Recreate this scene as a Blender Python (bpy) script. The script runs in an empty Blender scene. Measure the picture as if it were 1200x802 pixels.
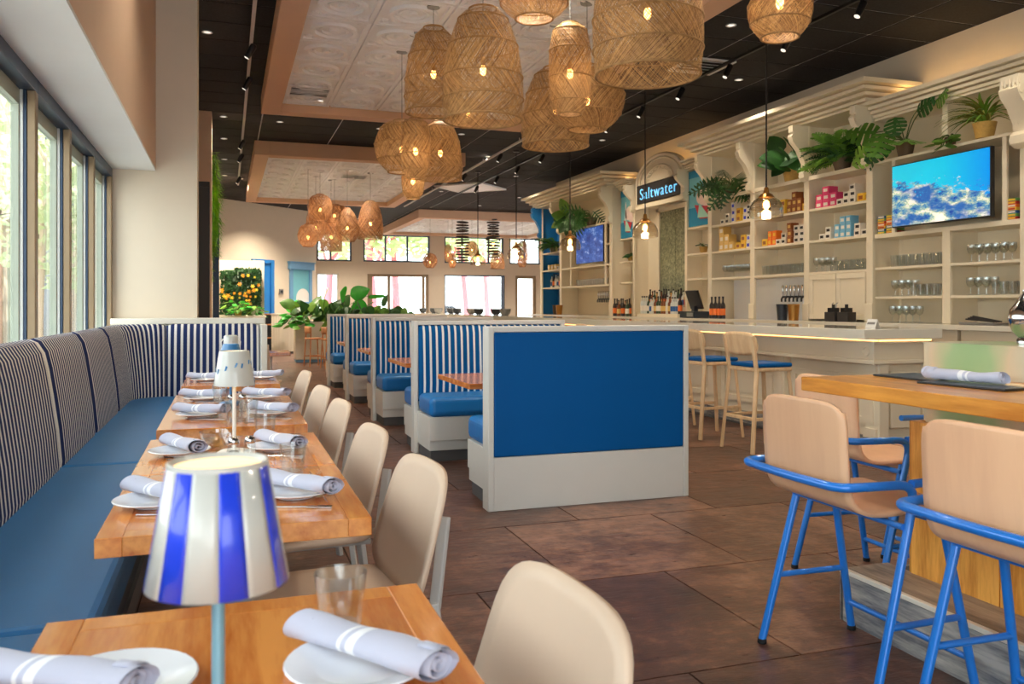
import bpy, bmesh, math, random
from mathutils import Vector, Matrix, Quaternion
random.seed(7)
PI = math.pi
S = bpy.context.scene
COL = S.collection

# ------------------------------------------------------------ camera, sky, exposure
YAW = math.atan(334 / 985.0)
cam_d = bpy.data.cameras.new('camera')
cam = bpy.data.objects.new('camera', cam_d)
COL.objects.link(cam)
cam.location = (0, 0, 1.25)
cam.rotation_euler = (PI / 2, 0, -YAW)
cam_d.sensor_width = 36
cam_d.lens = 985 / 1200 * 36
cam_d.shift_y = -42 / 1200
cam_d.clip_start = 0.02
cam_d.clip_end = 300
cam_d.dof.use_dof = True
cam_d.dof.focus_distance = 5.0
cam_d.dof.aperture_fstop = 7.0
S.camera = cam

W = bpy.data.worlds.new('sky')
S.world = W
W.use_nodes = True
bg = W.node_tree.nodes['Background']
bg.inputs[0].default_value = (0.90, 0.96, 1.0, 1)
bg.inputs[1].default_value = 4.4
sun_d = bpy.data.lights.new('sun', 'SUN')
sun_d.energy = 13; sun_d.angle = .02; sun_d.color = (1, .95, .86)
sun = bpy.data.objects.new('sun', sun_d)
COL.objects.link(sun)
sun.location = (20, -6, 30)
sun.rotation_euler = Vector((-.62, .16, -.80)).to_track_quat('-Z', 'Y').to_euler()
S.view_settings.view_transform = 'Standard'
S.view_settings.look = 'None'
S.view_settings.gamma = 1
S.view_settings.exposure = 0.14
S.view_settings.use_curve_mapping = False
S.cycles.use_denoising = True
S.cycles.max_bounces = 10
S.cycles.diffuse_bounces = 5
S.cycles.transparent_max_bounces = 24
S.cycles.sample_clamp_indirect = 6

# ------------------------------------------------------------ materials
def c8(r, g, b):
    f = lambda v: (v / 255 / 12.92) if v <= 10 else ((v / 255 + .055) / 1.055) ** 2.4
    return (f(r), f(g), f(b), 1)

MATS = {}
class NT:
    """small node helper"""
    def __init__(s, name):
        s.m = bpy.data.materials.new(name)
        s.m.use_nodes = True
        s.t = s.m.node_tree
        s.p = s.t.nodes['Principled BSDF']
        s.o = s.t.nodes['Material Output']
        MATS[name] = s.m
    def n(s, typ, **kw):
        x = s.t.nodes.new('ShaderNode' + typ)
        for k, v in kw.items():
            setattr(x, k, v)
        return x
    def l(s, a, b):
        s.t.links.new(a, b)
    def setp(s, **kw):
        for k, v in kw.items():
            s.p.inputs[k.replace('_', ' ')].default_value = v
    def mix(s, fac, a, b):
        x = s.n('Mix', data_type='RGBA')
        for sock, v in ((x.inputs[0], fac), (x.inputs[6], a), (x.inputs[7], b)):
            if hasattr(v, 'links'): s.l(v, sock)
            else: sock.default_value = v
        return x.outputs[2]
    def math(s, op, a, b=0.0):
        x = s.n('Math', operation=op)
        for sock, v in zip(x.inputs, (a, b)):
            if hasattr(v, 'links'): s.l(v, sock)
            else: sock.default_value = v
        return x.outputs[0]
    def noise(s, scale, detail=4, vec=None, rough=.55):
        x = s.n('TexNoise')
        x.inputs['Scale'].default_value = scale
        x.inputs['Detail'].default_value = detail
        x.inputs['Roughness'].default_value = rough
        if vec is not None: s.l(vec, x.inputs['Vector'])
        return x.outputs['Fac']
    def ramp(s, fac, stops):
        x = s.n('ValToRGB')
        s.l(fac, x.inputs[0])
        e = x.color_ramp.elements
        while len(e) < len(stops): e.new(.5)
        for el, (p, c) in zip(e, stops):
            el.position = p; el.color = c
        return x.outputs[0]
    def coord(s, which='Object', scale=(1, 1, 1), rot=(0, 0, 0)):
        tc = s.n('TexCoord')
        mp = s.n('Mapping')
        mp.inputs['Scale'].default_value = scale
        mp.inputs['Rotation'].default_value = rot
        s.l(tc.outputs[which], mp.inputs[0])
        return mp.outputs[0]
    def world(s, scale=(1, 1, 1), rot=(0, 0, 0)):
        g = s.n('NewGeometry')
        mp = s.n('Mapping')
        mp.inputs['Scale'].default_value = scale
        mp.inputs['Rotation'].default_value = rot
        s.l(g.outputs['Position'], mp.inputs[0])
        return mp.outputs[0]
    def bump(s, h, strength=.2, dist=.01):
        b = s.n('Bump')
        b.inputs['Strength'].default_value = strength
        b.inputs['Distance'].default_value = dist
        s.l(h, b.inputs['Height'])
        s.l(b.outputs[0], s.p.inputs['Normal'])

def plain(name, col, rough=.5, metal=0, var=.06, scale=6, bump=0, bscale=60, coat=0, spec=.5):
    t = NT(name)
    t.setp(Roughness=rough, Metallic=metal, Coat_Weight=coat)
    t.p.inputs['Specular IOR Level'].default_value = spec
    if var:
        f = t.noise(scale, 4, t.coord())
        d = [max(0, v * (1 - var)) for v in col[:3]] + [1]
        b = [min(1, v * (1 + var)) for v in col[:3]] + [1]
        t.l(t.mix(f, d, b), t.p.inputs['Base Color'])
    else:
        t.p.inputs['Base Color'].default_value = col
    if bump:
        t.bump(t.noise(bscale, 3, t.coord()), bump, .004)
    return t.m

def emis(name, col, strength):
    t = NT(name)
    t.p.inputs['Base Color'].default_value = col
    t.p.inputs['Emission Color'].default_value = col
    t.p.inputs['Emission Strength'].default_value = strength
    return t.m

def wood(name, a, b, rough=.35, axis=0, scale=1.0, coat=.2):
    t = NT(name)
    sc = [9 * scale] * 3
    sc[axis] = 1.0 * scale
    v = t.coord('Object', sc)
    oi = t.n('ObjectInfo')
    vm = t.n('VectorMath', operation='ADD')
    t.l(v, vm.inputs[0])
    cb = t.n('CombineXYZ')
    t.l(t.math('MULTIPLY', oi.outputs['Random'], 37.0), cb.inputs[(axis + 1) % 3])
    t.l(cb.outputs[0], vm.inputs[1])
    n1 = t.noise(1.6, 5, vm.outputs[0], .6)
    n2 = t.noise(9, 3, vm.outputs[0], .6)
    f = t.math('ADD', t.math('MULTIPLY', n1, .75), t.math('MULTIPLY', n2, .25))
    colr = t.ramp(f, [(.39, a), (.61, b)])
    tint = t.n('HueSaturation')
    t.l(colr, tint.inputs['Color'])
    t.l(t.math('ADD', t.math('MULTIPLY', oi.outputs['Random'], .24), .88), tint.inputs['Value'])
    t.l(tint.outputs[0], t.p.inputs['Base Color'])
    t.setp(Roughness=rough, Coat_Weight=coat, Coat_Roughness=.15)
    t.bump(n2, .06, .003)
    return t.m

def stripes(name, dark, light, period, duty, rough=.75):
    t = NT(name)
    uv = t.n('UVMap')
    sp = t.n('SeparateXYZ')
    t.l(uv.outputs[0], sp.inputs[0])
    fr = t.math('FRACT', t.math('DIVIDE', sp.outputs[0], period))
    k = t.math('LESS_THAN', fr, duty)
    wv = t.noise(140, 2, t.coord())
    t.l(t.mix(k, dark, light), t.p.inputs['Base Color'])
    t.setp(Roughness=rough)
    t.p.inputs['Specular IOR Level'].default_value = .15
    t.bump(wv, .15, .002)
    return t.m

def glass(name, tint=(1, 1, 1, 1), ior=1.5, rough=.01, dens=0.0):
    """thin clear glass: fresnel mix of see-through and mirror"""
    t = NT(name)
    t.t.nodes.remove(t.p)
    tr = t.n('BsdfTransparent'); tr.inputs[0].default_value = tint
    gl = t.n('BsdfGlossy'); gl.inputs['Roughness'].default_value = rough
    lw = t.n('LayerWeight'); lw.inputs[0].default_value = .5
    mx = t.n('MixShader')
    f0 = ((ior - 1) / (ior + 1)) ** 2
    f = t.math('ADD', t.math('MULTIPLY', t.math('POWER', lw.outputs['Facing'], 3.0), .75), f0 + dens)
    t.l(f, mx.inputs[0]); t.l(tr.outputs[0], mx.inputs[1]); t.l(gl.outputs[0], mx.inputs[2])
    t.l(mx.outputs[0], t.o.inputs[0])
    return t.m

def leafmat(name, a, b):
    t = NT(name)
    oi = t.n('ObjectInfo')
    f = t.noise(5, 3, t.world())
    f2 = t.math('ADD', t.math('MULTIPLY', f, .7), t.math('MULTIPLY', oi.outputs['Random'], .4))
    t.l(t.ramp(f2, [(.3, a), (.75, b)]), t.p.inputs['Base Color'])
    t.setp(Roughness=.45)
    tl = t.n('BsdfTranslucent'); tl.inputs[0].default_value = b
    mx = t.n('MixShader'); mx.inputs[0].default_value = .25
    t.l(t.p.outputs[0], mx.inputs[1]); t.l(tl.outputs[0], mx.inputs[2]); t.l(mx.outputs[0], t.o.inputs[0])
    return t.m

plain('wall', c8(226, 212, 190), .8, var=.03, bump=.05)
plain('wall_tan', c8(214, 184, 156), .8, var=.03, bump=.05)
plain('soffit', c8(226, 226, 222), .85, var=.02)  # pale copy of the upper wall's paint, window light put into the colour
plain('tray_tan', c8(218, 178, 146), .7, var=.04)
plain('white_paint', c8(232, 226, 210), .4, var=.03)
plain('bar_paint', c8(236, 224, 198), .42, var=.03)
plain('booth_white', c8(222, 220, 212), .4, var=.03)
plain('tin', c8(244, 244, 244), .4, var=.05, scale=2)
plain('tbar', c8(216, 214, 214), .6, var=.05)
plain('black_metal', c8(22, 22, 24), .4, var=.05)
plain('grey_metal', c8(150, 150, 150), .35, .6, var=.05)
plain('chrome', c8(200, 200, 200), .12, 1.0, var=0)
plain('brass', c8(170, 120, 60), .3, .9, var=.05)
plain('toe_kick', c8(92, 92, 92), .7, var=.1)
plain('bronze', c8(150, 128, 98), .45, .2, var=.08)
plain('sash', c8(168, 176, 160), .5, .1, var=.06)
plain('sash_white', c8(226, 228, 222), .5, var=0)
plain('sash_navy', c8(48, 66, 88), .4, .2, var=.05)
plain('vinyl_blue', c8(0, 88, 156), .5, var=.08, scale=3, bump=.12, bscale=160, spec=.15)
plain('seat_blue', c8(30, 112, 172), .38, var=.10, scale=2.5, bump=.12, bscale=160)
plain('booth_seat', c8(22, 116, 188), .36, var=.10, scale=4, bump=.12, bscale=160)
stripes('stripe_navy', c8(34, 48, 92), c8(226, 222, 216), .053, .40)
stripes('stripe_blue', c8(4, 84, 142), c8(228, 230, 228), .058, .34)
wood('table_wood', c8(202, 112, 46), c8(240, 160, 80), .16, 1, 1.0, .7)
wood('high_wood', c8(196, 122, 36), c8(238, 166, 66), .3, 1, .8, .2)
wood('plank_wood', c8(198, 126, 42), c8(244, 178, 84), .4, 2, 1.2, .1)
wood('booth_wood', c8(176, 96, 44), c8(226, 140, 72), .25, 0, 1.0, .4)
wood('stool_wood', c8(222, 184, 138), c8(238, 206, 160), .5, 2, 1.0, 0)
wood('far_wood', c8(186, 122, 74), c8(226, 164, 112), .5, 2, 1.0, 0)
wood('ply', c8(236, 184, 144), c8(244, 194, 152), .42, 2, .6, .1)
wood('step_plank', c8(104, 106, 112), c8(190, 186, 178), .5, 1, 1.3, .05)
wood('step_top', c8(118, 104, 92), c8(176, 158, 138), .5, 1, 1.3, .05)
plain('chair_shell', c8(224, 198, 172), .5, var=.04, bump=.04)
plain('chair_leg', c8(196, 196, 192), .5, var=.04)
plain('blue_tube', c8(30, 124, 220), .28, .1, var=.05, coat=.4)
plain('plate', c8(236, 238, 242), .2, var=.02, coat=.4)
plain('lamp_white', c8(194, 194, 186), .3, var=.02, coat=.5)
plain('lamp_blue', c8(34, 64, 208), .28, var=.04, coat=.5)
plain('lamp_teal', c8(56, 124, 178), .35, var=.05, coat=.4)
plain('lamp_pole', c8(120, 164, 180), .35, .2, var=.04)
plain('lamp_pole_white', c8(236, 232, 222), .4, var=.02)
plain('quartz', c8(232, 226, 208), .08, var=.03, scale=14, coat=.5)
plain('soil', c8(60, 44, 32), .9, var=.2, scale=30)
plain('pot_dark', c8(96, 78, 58), .7, var=.15, scale=20)
plain('pot_white', c8(226, 222, 210), .4, var=.03)
plain('basket', c8(196, 156, 80), .7, var=.25, scale=40, bump=.4, bscale=70)
plain('blue_paint', c8(18, 106, 168), .45, var=.06)
plain('door_blue', c8(40, 124, 200), .45, var=.06)
plain('frame_blue', c8(112, 164, 206), .5, var=.06)
plain('pink', c8(236, 140, 158), .8, var=.1)
plain('pavement', c8(206, 204, 200), .9, var=.1, scale=.6)
plain('car_white', c8(232, 236, 240), .2, var=0, coat=.6)
plain('rubber', c8(26, 26, 28), .7, var=.1)
plain('facade', c8(226, 206, 188), .85, var=.06, scale=.7)
plain('brick', c8(176, 140, 122), .9, var=.2, scale=3)
plain('menu_black', c8(40, 38, 38), .55, var=.1)
plain('paper', c8(238, 236, 230), .8, var=.02)
plain('bulb_glass', c8(255, 210, 140), .2, var=0)
plain('slate', c8(38, 44, 54), .3, var=.15)
emis('bulb', (1, .50, .14, 1), 14)
emis('led_warm', (1, .55, .20, 1), 3.5)
emis('down_glow', (1, .93, .82, 1), .9)
emis('neon', (.20, .62, 1, 1), .75)
emis('lamp_inner', (1, .74, .40, 1), .95)
glass('clear_glass', (.95, .97, .97, 1), 1.5, .02, .06)
glass('pane', (.97, .99, .98, 1), 1.25)
glass('amber_dome', (.93, .90, .84, 1), 1.45, .02, .05)
glass('green_wire_glass', (.8, .86, .7, 1), 1.4, .1, .1)
leafmat('leaf_dark', c8(18, 52, 26), c8(58, 110, 48))
leafmat('leaf_mid', c8(50, 104, 30), c8(136, 184, 72))
leafmat('leaf_bright', c8(24, 126, 30), c8(70, 190, 60))
leafmat('moss', c8(60, 130, 10), c8(160, 214, 30))
leafmat('leaf_olive', c8(70, 84, 30), c8(170, 170, 76))
leafmat('leaf_pale', c8(164, 196, 124), c8(236, 244, 204))
plain('flower_orange', c8(250, 168, 24), .6, var=.2, scale=20)
plain('flower_yellow', c8(248, 214, 60), .6, var=.2, scale=20)
plain('stem', c8(84, 104, 50), .6, var=.1)

def _rattan(name, a, b):
    t = NT(name)
    f = t.noise(26, 4, t.world())
    oi = t.n('NewGeometry')
    f2 = t.math('ADD', t.math('MULTIPLY', f, .6), t.math('MULTIPLY', oi.outputs['Random Per Island'], .5))
    c = t.ramp(f2, [(.25, a), (.8, b)])
    t.l(c, t.p.inputs['Base Color'])
    t.setp(Roughness=.6)
    tl = t.n('BsdfTranslucent'); t.l(c, tl.inputs[0])
    mx = t.n('MixShader'); mx.inputs[0].default_value = .22
    t.l(t.p.outputs[0], mx.inputs[1]); t.l(tl.outputs[0], mx.inputs[2]); t.l(mx.outputs[0], t.o.inputs[0])
_rattan('rattan', c8(112, 78, 42), c8(208, 168, 112))
_rattan('rattan_dark', c8(120, 80, 48), c8(200, 150, 104))

def _floor():
    t = NT('slab')
    v = t.world()
    oi = t.n('ObjectInfo')
    n1 = t.noise(1.7, 6, v, .65)
    n2 = t.noise(11, 5, v, .7)
    vv = t.world((5, 22, 5), (0, 0, .6))
    n3 = t.noise(1.0, 5, vv, .7)
    f = t.math('ADD', t.math('MULTIPLY', n1, .42), t.math('ADD', t.math('MULTIPLY', n2, .36), t.math('MULTIPLY', n3, .22)))
    f = t.math('ADD', f, t.math('MULTIPLY', t.math('SUBTRACT', oi.outputs['Random'], .5), .10))
    t.l(t.ramp(f, [(.36, c8(50, 30, 23)), (.5, c8(94, 60, 46)), (.64, c8(158, 114, 90))]), t.p.inputs['Base Color'])
    r = t.math('ADD', t.math('MULTIPLY', n3, .35), .16)
    t.l(r, t.p.inputs['Roughness'])
    t.bump(t.math('ADD', t.math('MULTIPLY', n3, .7), t.math('MULTIPLY', n2, .5)), .4, .014)
_floor()
plain('joint', c8(42, 28, 22), .7, var=.2, scale=20)

def _ceil():
    t = NT('ceil_tile')
    n = t.noise(38, 4, t.world(), .8)
    t.l(t.ramp(n, [(.42, c8(18, 17, 20)), (.72, c8(46, 44, 48))]), t.p.inputs['Base Color'])
    t.setp(Roughness=.85)
_ceil()

def _reef(name, kind):
    t = NT(name)
    uv = t.n('UVMap')
    sp = t.n('SeparateXYZ'); t.l(uv.outputs[0], sp.inputs[0])
    if kind == 'reef':
        vo = t.n('TexVoronoi'); vo.inputs['Scale'].default_value = 9; t.l(uv.outputs[0], vo.inputs[0])
        n = t.noise(8, 8, uv.outputs[0], .75)
        n2 = t.noise(34, 8, uv.outputs[0], .8)
        water = t.ramp(sp.outputs[0], [(0, c8(40, 190, 220)), (.55, c8(20, 176, 214)), (1, c8(4, 130, 214))])
        coral = t.ramp(t.math('ADD', t.math('MULTIPLY', n2, .7), t.math('MULTIPLY', vo.outputs[0], .35)),
                       [(.38, c8(16, 52, 150)), (.5, c8(80, 140, 170)), (.58, c8(170, 184, 160)), (.68, c8(240, 238, 224))])
        big = t.noise(3.2, 3, uv.outputs[0], .5)
        shade = t.n('Clamp'); t.l(t.math('MULTIPLY', t.math('SUBTRACT', big, .40), 9.0), shade.inputs[0])
        coral = t.mix(shade.outputs[0], t.mix(t.math('MULTIPLY', n2, .6), c8(14, 40, 150), c8(70, 150, 190)), coral)
        h = t.math('SUBTRACT', t.math('ADD', .74, t.math('MULTIPLY', t.math('SUBTRACT', n, .5), 1.1)),
                   t.math('ADD', sp.outputs[1], t.math('MULTIPLY', sp.outputs[0], .30)))
        k = t.math('MULTIPLY', h, 14)
        kc = t.n('Clamp'); t.l(k, kc.inputs[0])
        c = t.mix(kc.outputs[0], water, coral)
    else:
        n = t.noise(5, 7, uv.outputs[0], .7)
        c = t.ramp(n, [(.36, c8(16, 44, 120)), (.55, c8(50, 90, 170)), (.7, c8(170, 200, 226))])
    t.l(c, t.p.inputs['Base Color'])
    t.l(c, t.p.inputs['Emission Color'])
    t.p.inputs['Emission Strength'].default_value = .75
    t.setp(Roughness=.2)
_reef('screen_reef', 'reef')
_reef('screen_wave', 'wave')

def _watercolor():
    t = NT('watercolor')
    v = t.world((1, 1.6, 1))
    n = t.noise(1.1, 3, v, .5)
    n2 = t.noise(2.6, 5, v, .6)
    base = t.ramp(n, [(.3, c8(150, 186, 120)), (.45, c8(176, 196, 140)), (.54, c8(236, 200, 166)), (.66, c8(206, 212, 200)), (.8, c8(150, 190, 206))])
    c = t.mix(t.math('MULTIPLY', n2, .35), base, c8(120, 180, 110))
    t.l(c, t.p.inputs['Base Color'])
    t.setp(Roughness=.3, Coat_Weight=.4)
_watercolor()

def _mirror():
    t = NT('antique_mirror')
    n = t.noise(24, 6, t.world(), .75)
    t.l(t.ramp(n, [(.35, c8(70, 78, 60)), (.7, c8(176, 182, 150))]), t.p.inputs['Base Color'])
    t.setp(Metallic=.7, Roughness=.3)
_mirror()

def _napkin():
    t = NT('napkin')
    uv = t.n('UVMap')
    sp = t.n('SeparateXYZ'); t.l(uv.outputs[0], sp.inputs[0])
    a = t.math('ABSOLUTE', t.math('SUBTRACT', sp.outputs[0], .40))
    b = t.math('ABSOLUTE', t.math('SUBTRACT', sp.outputs[0], .48))
    k = t.math('ADD', t.math('LESS_THAN', a, .014), t.math('LESS_THAN', b, .030))
    n = t.noise(120, 2, t.coord())
    t.l(t.mix(k, c8(192, 194, 212), c8(240, 240, 244)), t.p.inputs['Base Color'])
    t.setp(Roughness=.85, Sheen_Weight=.2)
    t.bump(n, .12, .002)
_napkin()

# ------------------------------------------------------------ mesh helpers
class MB:
    def __init__(s):
        s.v = []; s.f = []; s.uv = {}
    def quad(s, pts, uv=None):
        n = len(s.v)
        s.v += [tuple(p) for p in pts]
        if uv: s.uv[len(s.f)] = uv
        s.f.append(tuple(range(n, n + len(pts))))
        return s
    def box(s, x0, x1, y0, y1, z0, z1):
        n = len(s.v)
        s.v += [(x, y, z) for z in (z0, z1) for y in (y0, y1) for x in (x0, x1)]
        s.f += [tuple(n + i for i in q) for q in ((0, 2, 3, 1), (4, 5, 7, 6), (0, 1, 5, 4), (1, 3, 7, 5), (3, 2, 6, 7), (2, 0, 4, 6))]
        return s
    def obox(s, c, size, M=None):
        a = MB().box(-size[0] / 2, size[0] / 2, -size[1] / 2, size[1] / 2, -size[2] / 2, size[2] / 2)
        R = M.to_3x3() if M else Matrix.Identity(3)
        n = len(s.v)
        s.v += [tuple(R @ Vector(p) + Vector(c)) for p in a.v]
        s.f += [tuple(n + i for i in q) for q in a.f]
        return s
    def grid(s, fn, nu, nv, uvf=None, closeu=False):
        n = len(s.v)
        for j in range(nv + 1):
            for i in range(nu + (0 if closeu else 1)):
                s.v.append(tuple(fn(i / nu, j / nv)))
        w = nu if closeu else nu + 1
        for j in range(nv):
            for i in range(nu):
                i2 = (i + 1) % w if closeu else i + 1
                if uvf: s.uv[len(s.f)] = [uvf(a / nu, b / nv) for a, b in ((i, j), (i + 1, j), (i + 1, j + 1), (i, j + 1))]
                s.f.append((n + j * w + i, n + j * w + i2, n + (j + 1) * w + i2, n + (j + 1) * w + i))
        return s
    def lathe(s, prof, n=20, c=(0, 0, 0), cap=True, axis='z'):
        def put(r, z, a):
            x, y = r * math.cos(a), r * math.sin(a)
            if axis == 'z': return (c[0] + x, c[1] + y, c[2] + z)
            if axis == 'x': return (c[0] + z, c[1] + x, c[2] + y)
            return (c[0] + y, c[1] + z, c[2] + x)
        b = len(s.v)
        for r, z in prof:
            for i in range(n): s.v.append(put(r, z, 2 * PI * i / n))
        for j in range(len(prof) - 1):
            for i in range(n):
                k = (i + 1) % n
                s.f.append((b + j * n + i, b + j * n + k, b + (j + 1) * n + k, b + (j + 1) * n + i))
        if cap:
            if prof[0][0] > 1e-5: s.f.append(tuple(b + i for i in reversed(range(n))))
            if prof[-1][0] > 1e-5: s.f.append(tuple(b + (len(prof) - 1) * n + i for i in range(n)))
        return s
    def tube(s, pts, r, n=8, closed=False, cap=True):
        P = [Vector(p) for p in pts]
        m = len(P)
        R = r if isinstance(r, (list, tuple)) else [r] * m
        b = len(s.v)
        up = None
        for i in range(m):
            if closed: t = (P[(i + 1) % m] - P[i - 1])
            else: t = P[min(i + 1, m - 1)] - P[max(i - 1, 0)]
            if t.length < 1e-9: t = Vector((0, 0, 1))
            t.normalize()
            if up is None:
                up = Vector((0, 0, 1)) if abs(t.z) < .9 else Vector((1, 0, 0))
            u = (up - t * up.dot(t))
            if u.length < 1e-6: u = t.orthogonal()
            u.normalize(); up = u
            w = t.cross(u)
            for k in range(n):
                a = 2 * PI * k / n
                s.v.append(tuple(P[i] + (u * math.cos(a) + w * math.sin(a)) * R[i]))
        for i in range(m if closed else m - 1):
            i2 = (i + 1) % m
            for k in range(n):
                k2 = (k + 1) % n
                s.f.append((b + i * n + k, b + i * n + k2, b + i2 * n + k2, b + i2 * n + k))
        if cap and not closed:
            s.f.append(tuple(b + k for k in reversed(range(n))))
            s.f.append(tuple(b + (m - 1) * n + k for k in range(n)))
        return s
    def prism(s, poly, a0, a1, axis='y'):
        """polygon extruded along axis; poly coordinates are the two other axes in xyz order"""
        def put(p, a):
            if axis == 'x': return (a, p[0], p[1])
            if axis == 'y': return (p[0], a, p[1])
            return (p[0], p[1], a)
        b = len(s.v); n = len(poly)
        s.v += [put(p, a0) for p in poly] + [put(p, a1) for p in poly]
        for i in range(n):
            k = (i + 1) % n
            s.f.append((b + i, b + k, b + n + k, b + n + i))
        s.f.append(tuple(b + i for i in reversed(range(n))))
        s.f.append(tuple(b + n + i for i in range(n)))
        return s
    def ball(s, c, r, n=12, m=8):
        rx, ry, rz = (r, r, r) if isinstance(r, (int, float)) else r
        b = len(s.v)
        for j in range(m + 1):
            t = PI * j / m
            for i in range(n):
                a = 2 * PI * i / n
                s.v.append((c[0] + rx * math.sin(t) * math.cos(a), c[1] + ry * math.sin(t) * math.sin(a), c[2] - rz * math.cos(t)))
        for j in range(m):
            for i in range(n):
                k = (i + 1) % n
                s.f.append((b + j * n + i, b + j * n + k, b + (j + 1) * n + k, b + (j + 1) * n + i))
        return s
    def move(s, M):
        s.v = [tuple(M @ Vector(p)) for p in s.v]
        return s
    def mesh(s, name, mat, smooth=None):
        me = bpy.data.meshes.new(name)
        me.from_pydata(s.v, [], s.f)
        if s.uv:
            ul = me.uv_layers.new(name='UVMap')
            for p in me.polygons:
                q = s.uv.get(p.index)
                if q:
                    for li, u in zip(p.loop_indices, q): ul.data[li].uv = u
        bm = bmesh.new(); bm.from_mesh(me)
        if len(bm.verts) < 60000:
            bmesh.ops.remove_doubles(bm, verts=bm.verts, dist=1e-5)
            bmesh.ops.recalc_face_normals(bm, faces=bm.faces)
        bm.to_mesh(me); bm.free()
        if smooth is not None:
            me.shade_smooth()
            me.set_sharp_from_angle(angle=math.radians(smooth))
        if mat: me.materials.append(MATS[mat])
        return me
    def build(s, name, mat, parent=None, smooth=None, bevel=0, seg=2, loc=None):
        o = bpy.data.objects.new(name, s.mesh(name, mat, smooth))
        COL.objects.link(o)
        if parent: o.parent = parent
        if loc: o.location = loc
        if bevel:
            md = o.modifiers.new('bevel', 'BEVEL')
            md.width = bevel; md.segments = seg; md.limit_method = 'ANGLE'; md.angle_limit = .6
        return o

def tag(o, label, cat, group=None, kind=None):
    o['label'] = label; o['category'] = cat
    if group: o['group'] = group
    if kind: o['kind'] = kind
    return o
def thing(name, label, cat, loc=(0, 0, 0), rz=0, group=None, kind=None):
    o = bpy.data.objects.new(name, None)
    COL.objects.link(o)
    o.empty_display_size = .05
    o.location = loc; o.rotation_euler = (0, 0, rz)
    return tag(o, label, cat, group, kind)
def struct(o):
    o['kind'] = 'structure'
    return o
KIDS = {}
def dup(root, loc=None, rz=None, label=None, group=None):
    def rec(o, par):
        c = o.copy(); COL.objects.link(c); c.parent = par
        for ch in o.children: rec(ch, c)
        return c
    r = rec(root, None)
    if loc is not None: r.location = loc
    if rz is not None: r.rotation_euler = (0, 0, rz)
    if label: r['label'] = label
    if group: r['group'] = group
    return r
def light(name, typ, loc, power, col, parent=None, **kw):
    d = bpy.data.lights.new(name, typ)
    d.energy = power; d.color = col
    for k, v in kw.items(): setattr(d, k, v)
    o = bpy.data.objects.new(name, d)
    COL.objects.link(o); o.location = loc
    if parent: o.parent = parent
    return o
def bez(p0, p1, p2, n=8):
    p0, p1, p2 = Vector(p0), Vector(p1), Vector(p2)
    return [p0 * (1 - t) ** 2 + p1 * 2 * t * (1 - t) + p2 * t * t for t in [i / n for i in range(n + 1)]]
def rrect(w, h, r, n=5, cx=0, cy=0):
    """rounded rectangle outline"""
    out = []
    for sx, sy, a0 in ((1, 1, 0), (-1, 1, PI / 2), (-1, -1, PI), (1, -1, 3 * PI / 2)):
        for i in range(n + 1):
            a = a0 + PI / 2 * i / n
            out.append((cx + sx * (w / 2 - r) + r * math.cos(a), cy + sy * (h / 2 - r) + r * math.sin(a)))
    return out
def smoothpath(pts, r=.06, n=5):
    """polyline with rounded corners"""
    P = [Vector(p) for p in pts]
    out = [P[0]]
    for i in range(1, len(P) - 1):
        a, b = P[i - 1] - P[i], P[i + 1] - P[i]
        k = min(r, a.length * .45, b.length * .45)
        out += bez(P[i] + a.normalized() * k, P[i], P[i] + b.normalized() * k, n)
    out.append(P[-1])
    return out
WARM = (1, .78, .52)
# ============================================================ THE ROOM
CEIL = 4.20
# ---- floor of large stamped slabs laid in running bond
fl = struct(MB().box(-1.1, 14, -3, 32.4, -.06, -.012).build('floor', 'joint'))
slab_me = MB().box(.004, .916, .004, .996, -.02, 0).mesh('floor_slab', 'slab')
far = MB()
for r in range(-3, 31):
    y = 2.52 - 3 + r
    for k in range(-3, 15):
        x = 1.49 + k * .92 + (.46 if (r % 2) else 0) - .92
        if x < -1.4 or x > 13: continue
        if 0 <= r < 15 and x < 7.2 and x > -1.0:
            o = bpy.data.objects.new('floor_slab', slab_me)
            COL.objects.link(o); o.parent = fl; o.location = (x, y, 0)
        else:
            far.box(x + .004, x + .916, y + .004, y + .996, -.02, 0)
far.build('outlying_slabs', 'slab', fl)['kind'] = 'stuff'

# ---- ceiling grid of black tiles
ce = struct(MB().box(-1.1, 14, -3, 32.6, CEIL + .012, CEIL + .12).build('ceiling', 'tbar'))
TRAYS = [(.45, 4.29, 4.4, 12.27), (.46, 4.34, 15.57, 22.8), (5.5, 11.5, 25.05, 31.6)]
tile_me = MB().box(.010, 1.210, .010, .600, CEIL + .005, CEIL + .0115).mesh('ceiling_tile', 'ceil_tile')
far = MB()
for i in range(-1, 12):
    for j in range(-15, 48):
        x, y = -.7 + 1.22 * i, 6.2 + .61 * j
        if y > 32.3 or y < -3: continue
        if any(x > a and x + 1.22 < b and y > c and y + .61 < d for a, b, c, d in TRAYS): continue
        if 0 <= j < 26 and x < 7.4:
            o = bpy.data.objects.new('ceiling_tile', tile_me)
            COL.objects.link(o); o.parent = ce; o.location = (x, y, 0)
        else:
            far.box(x + .010, x + 1.210, y + .010, y + .600, CEIL + .005, CEIL + .0115)
far.build('outlying_tiles', 'ceil_tile', ce)['kind'] = 'stuff'

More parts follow.
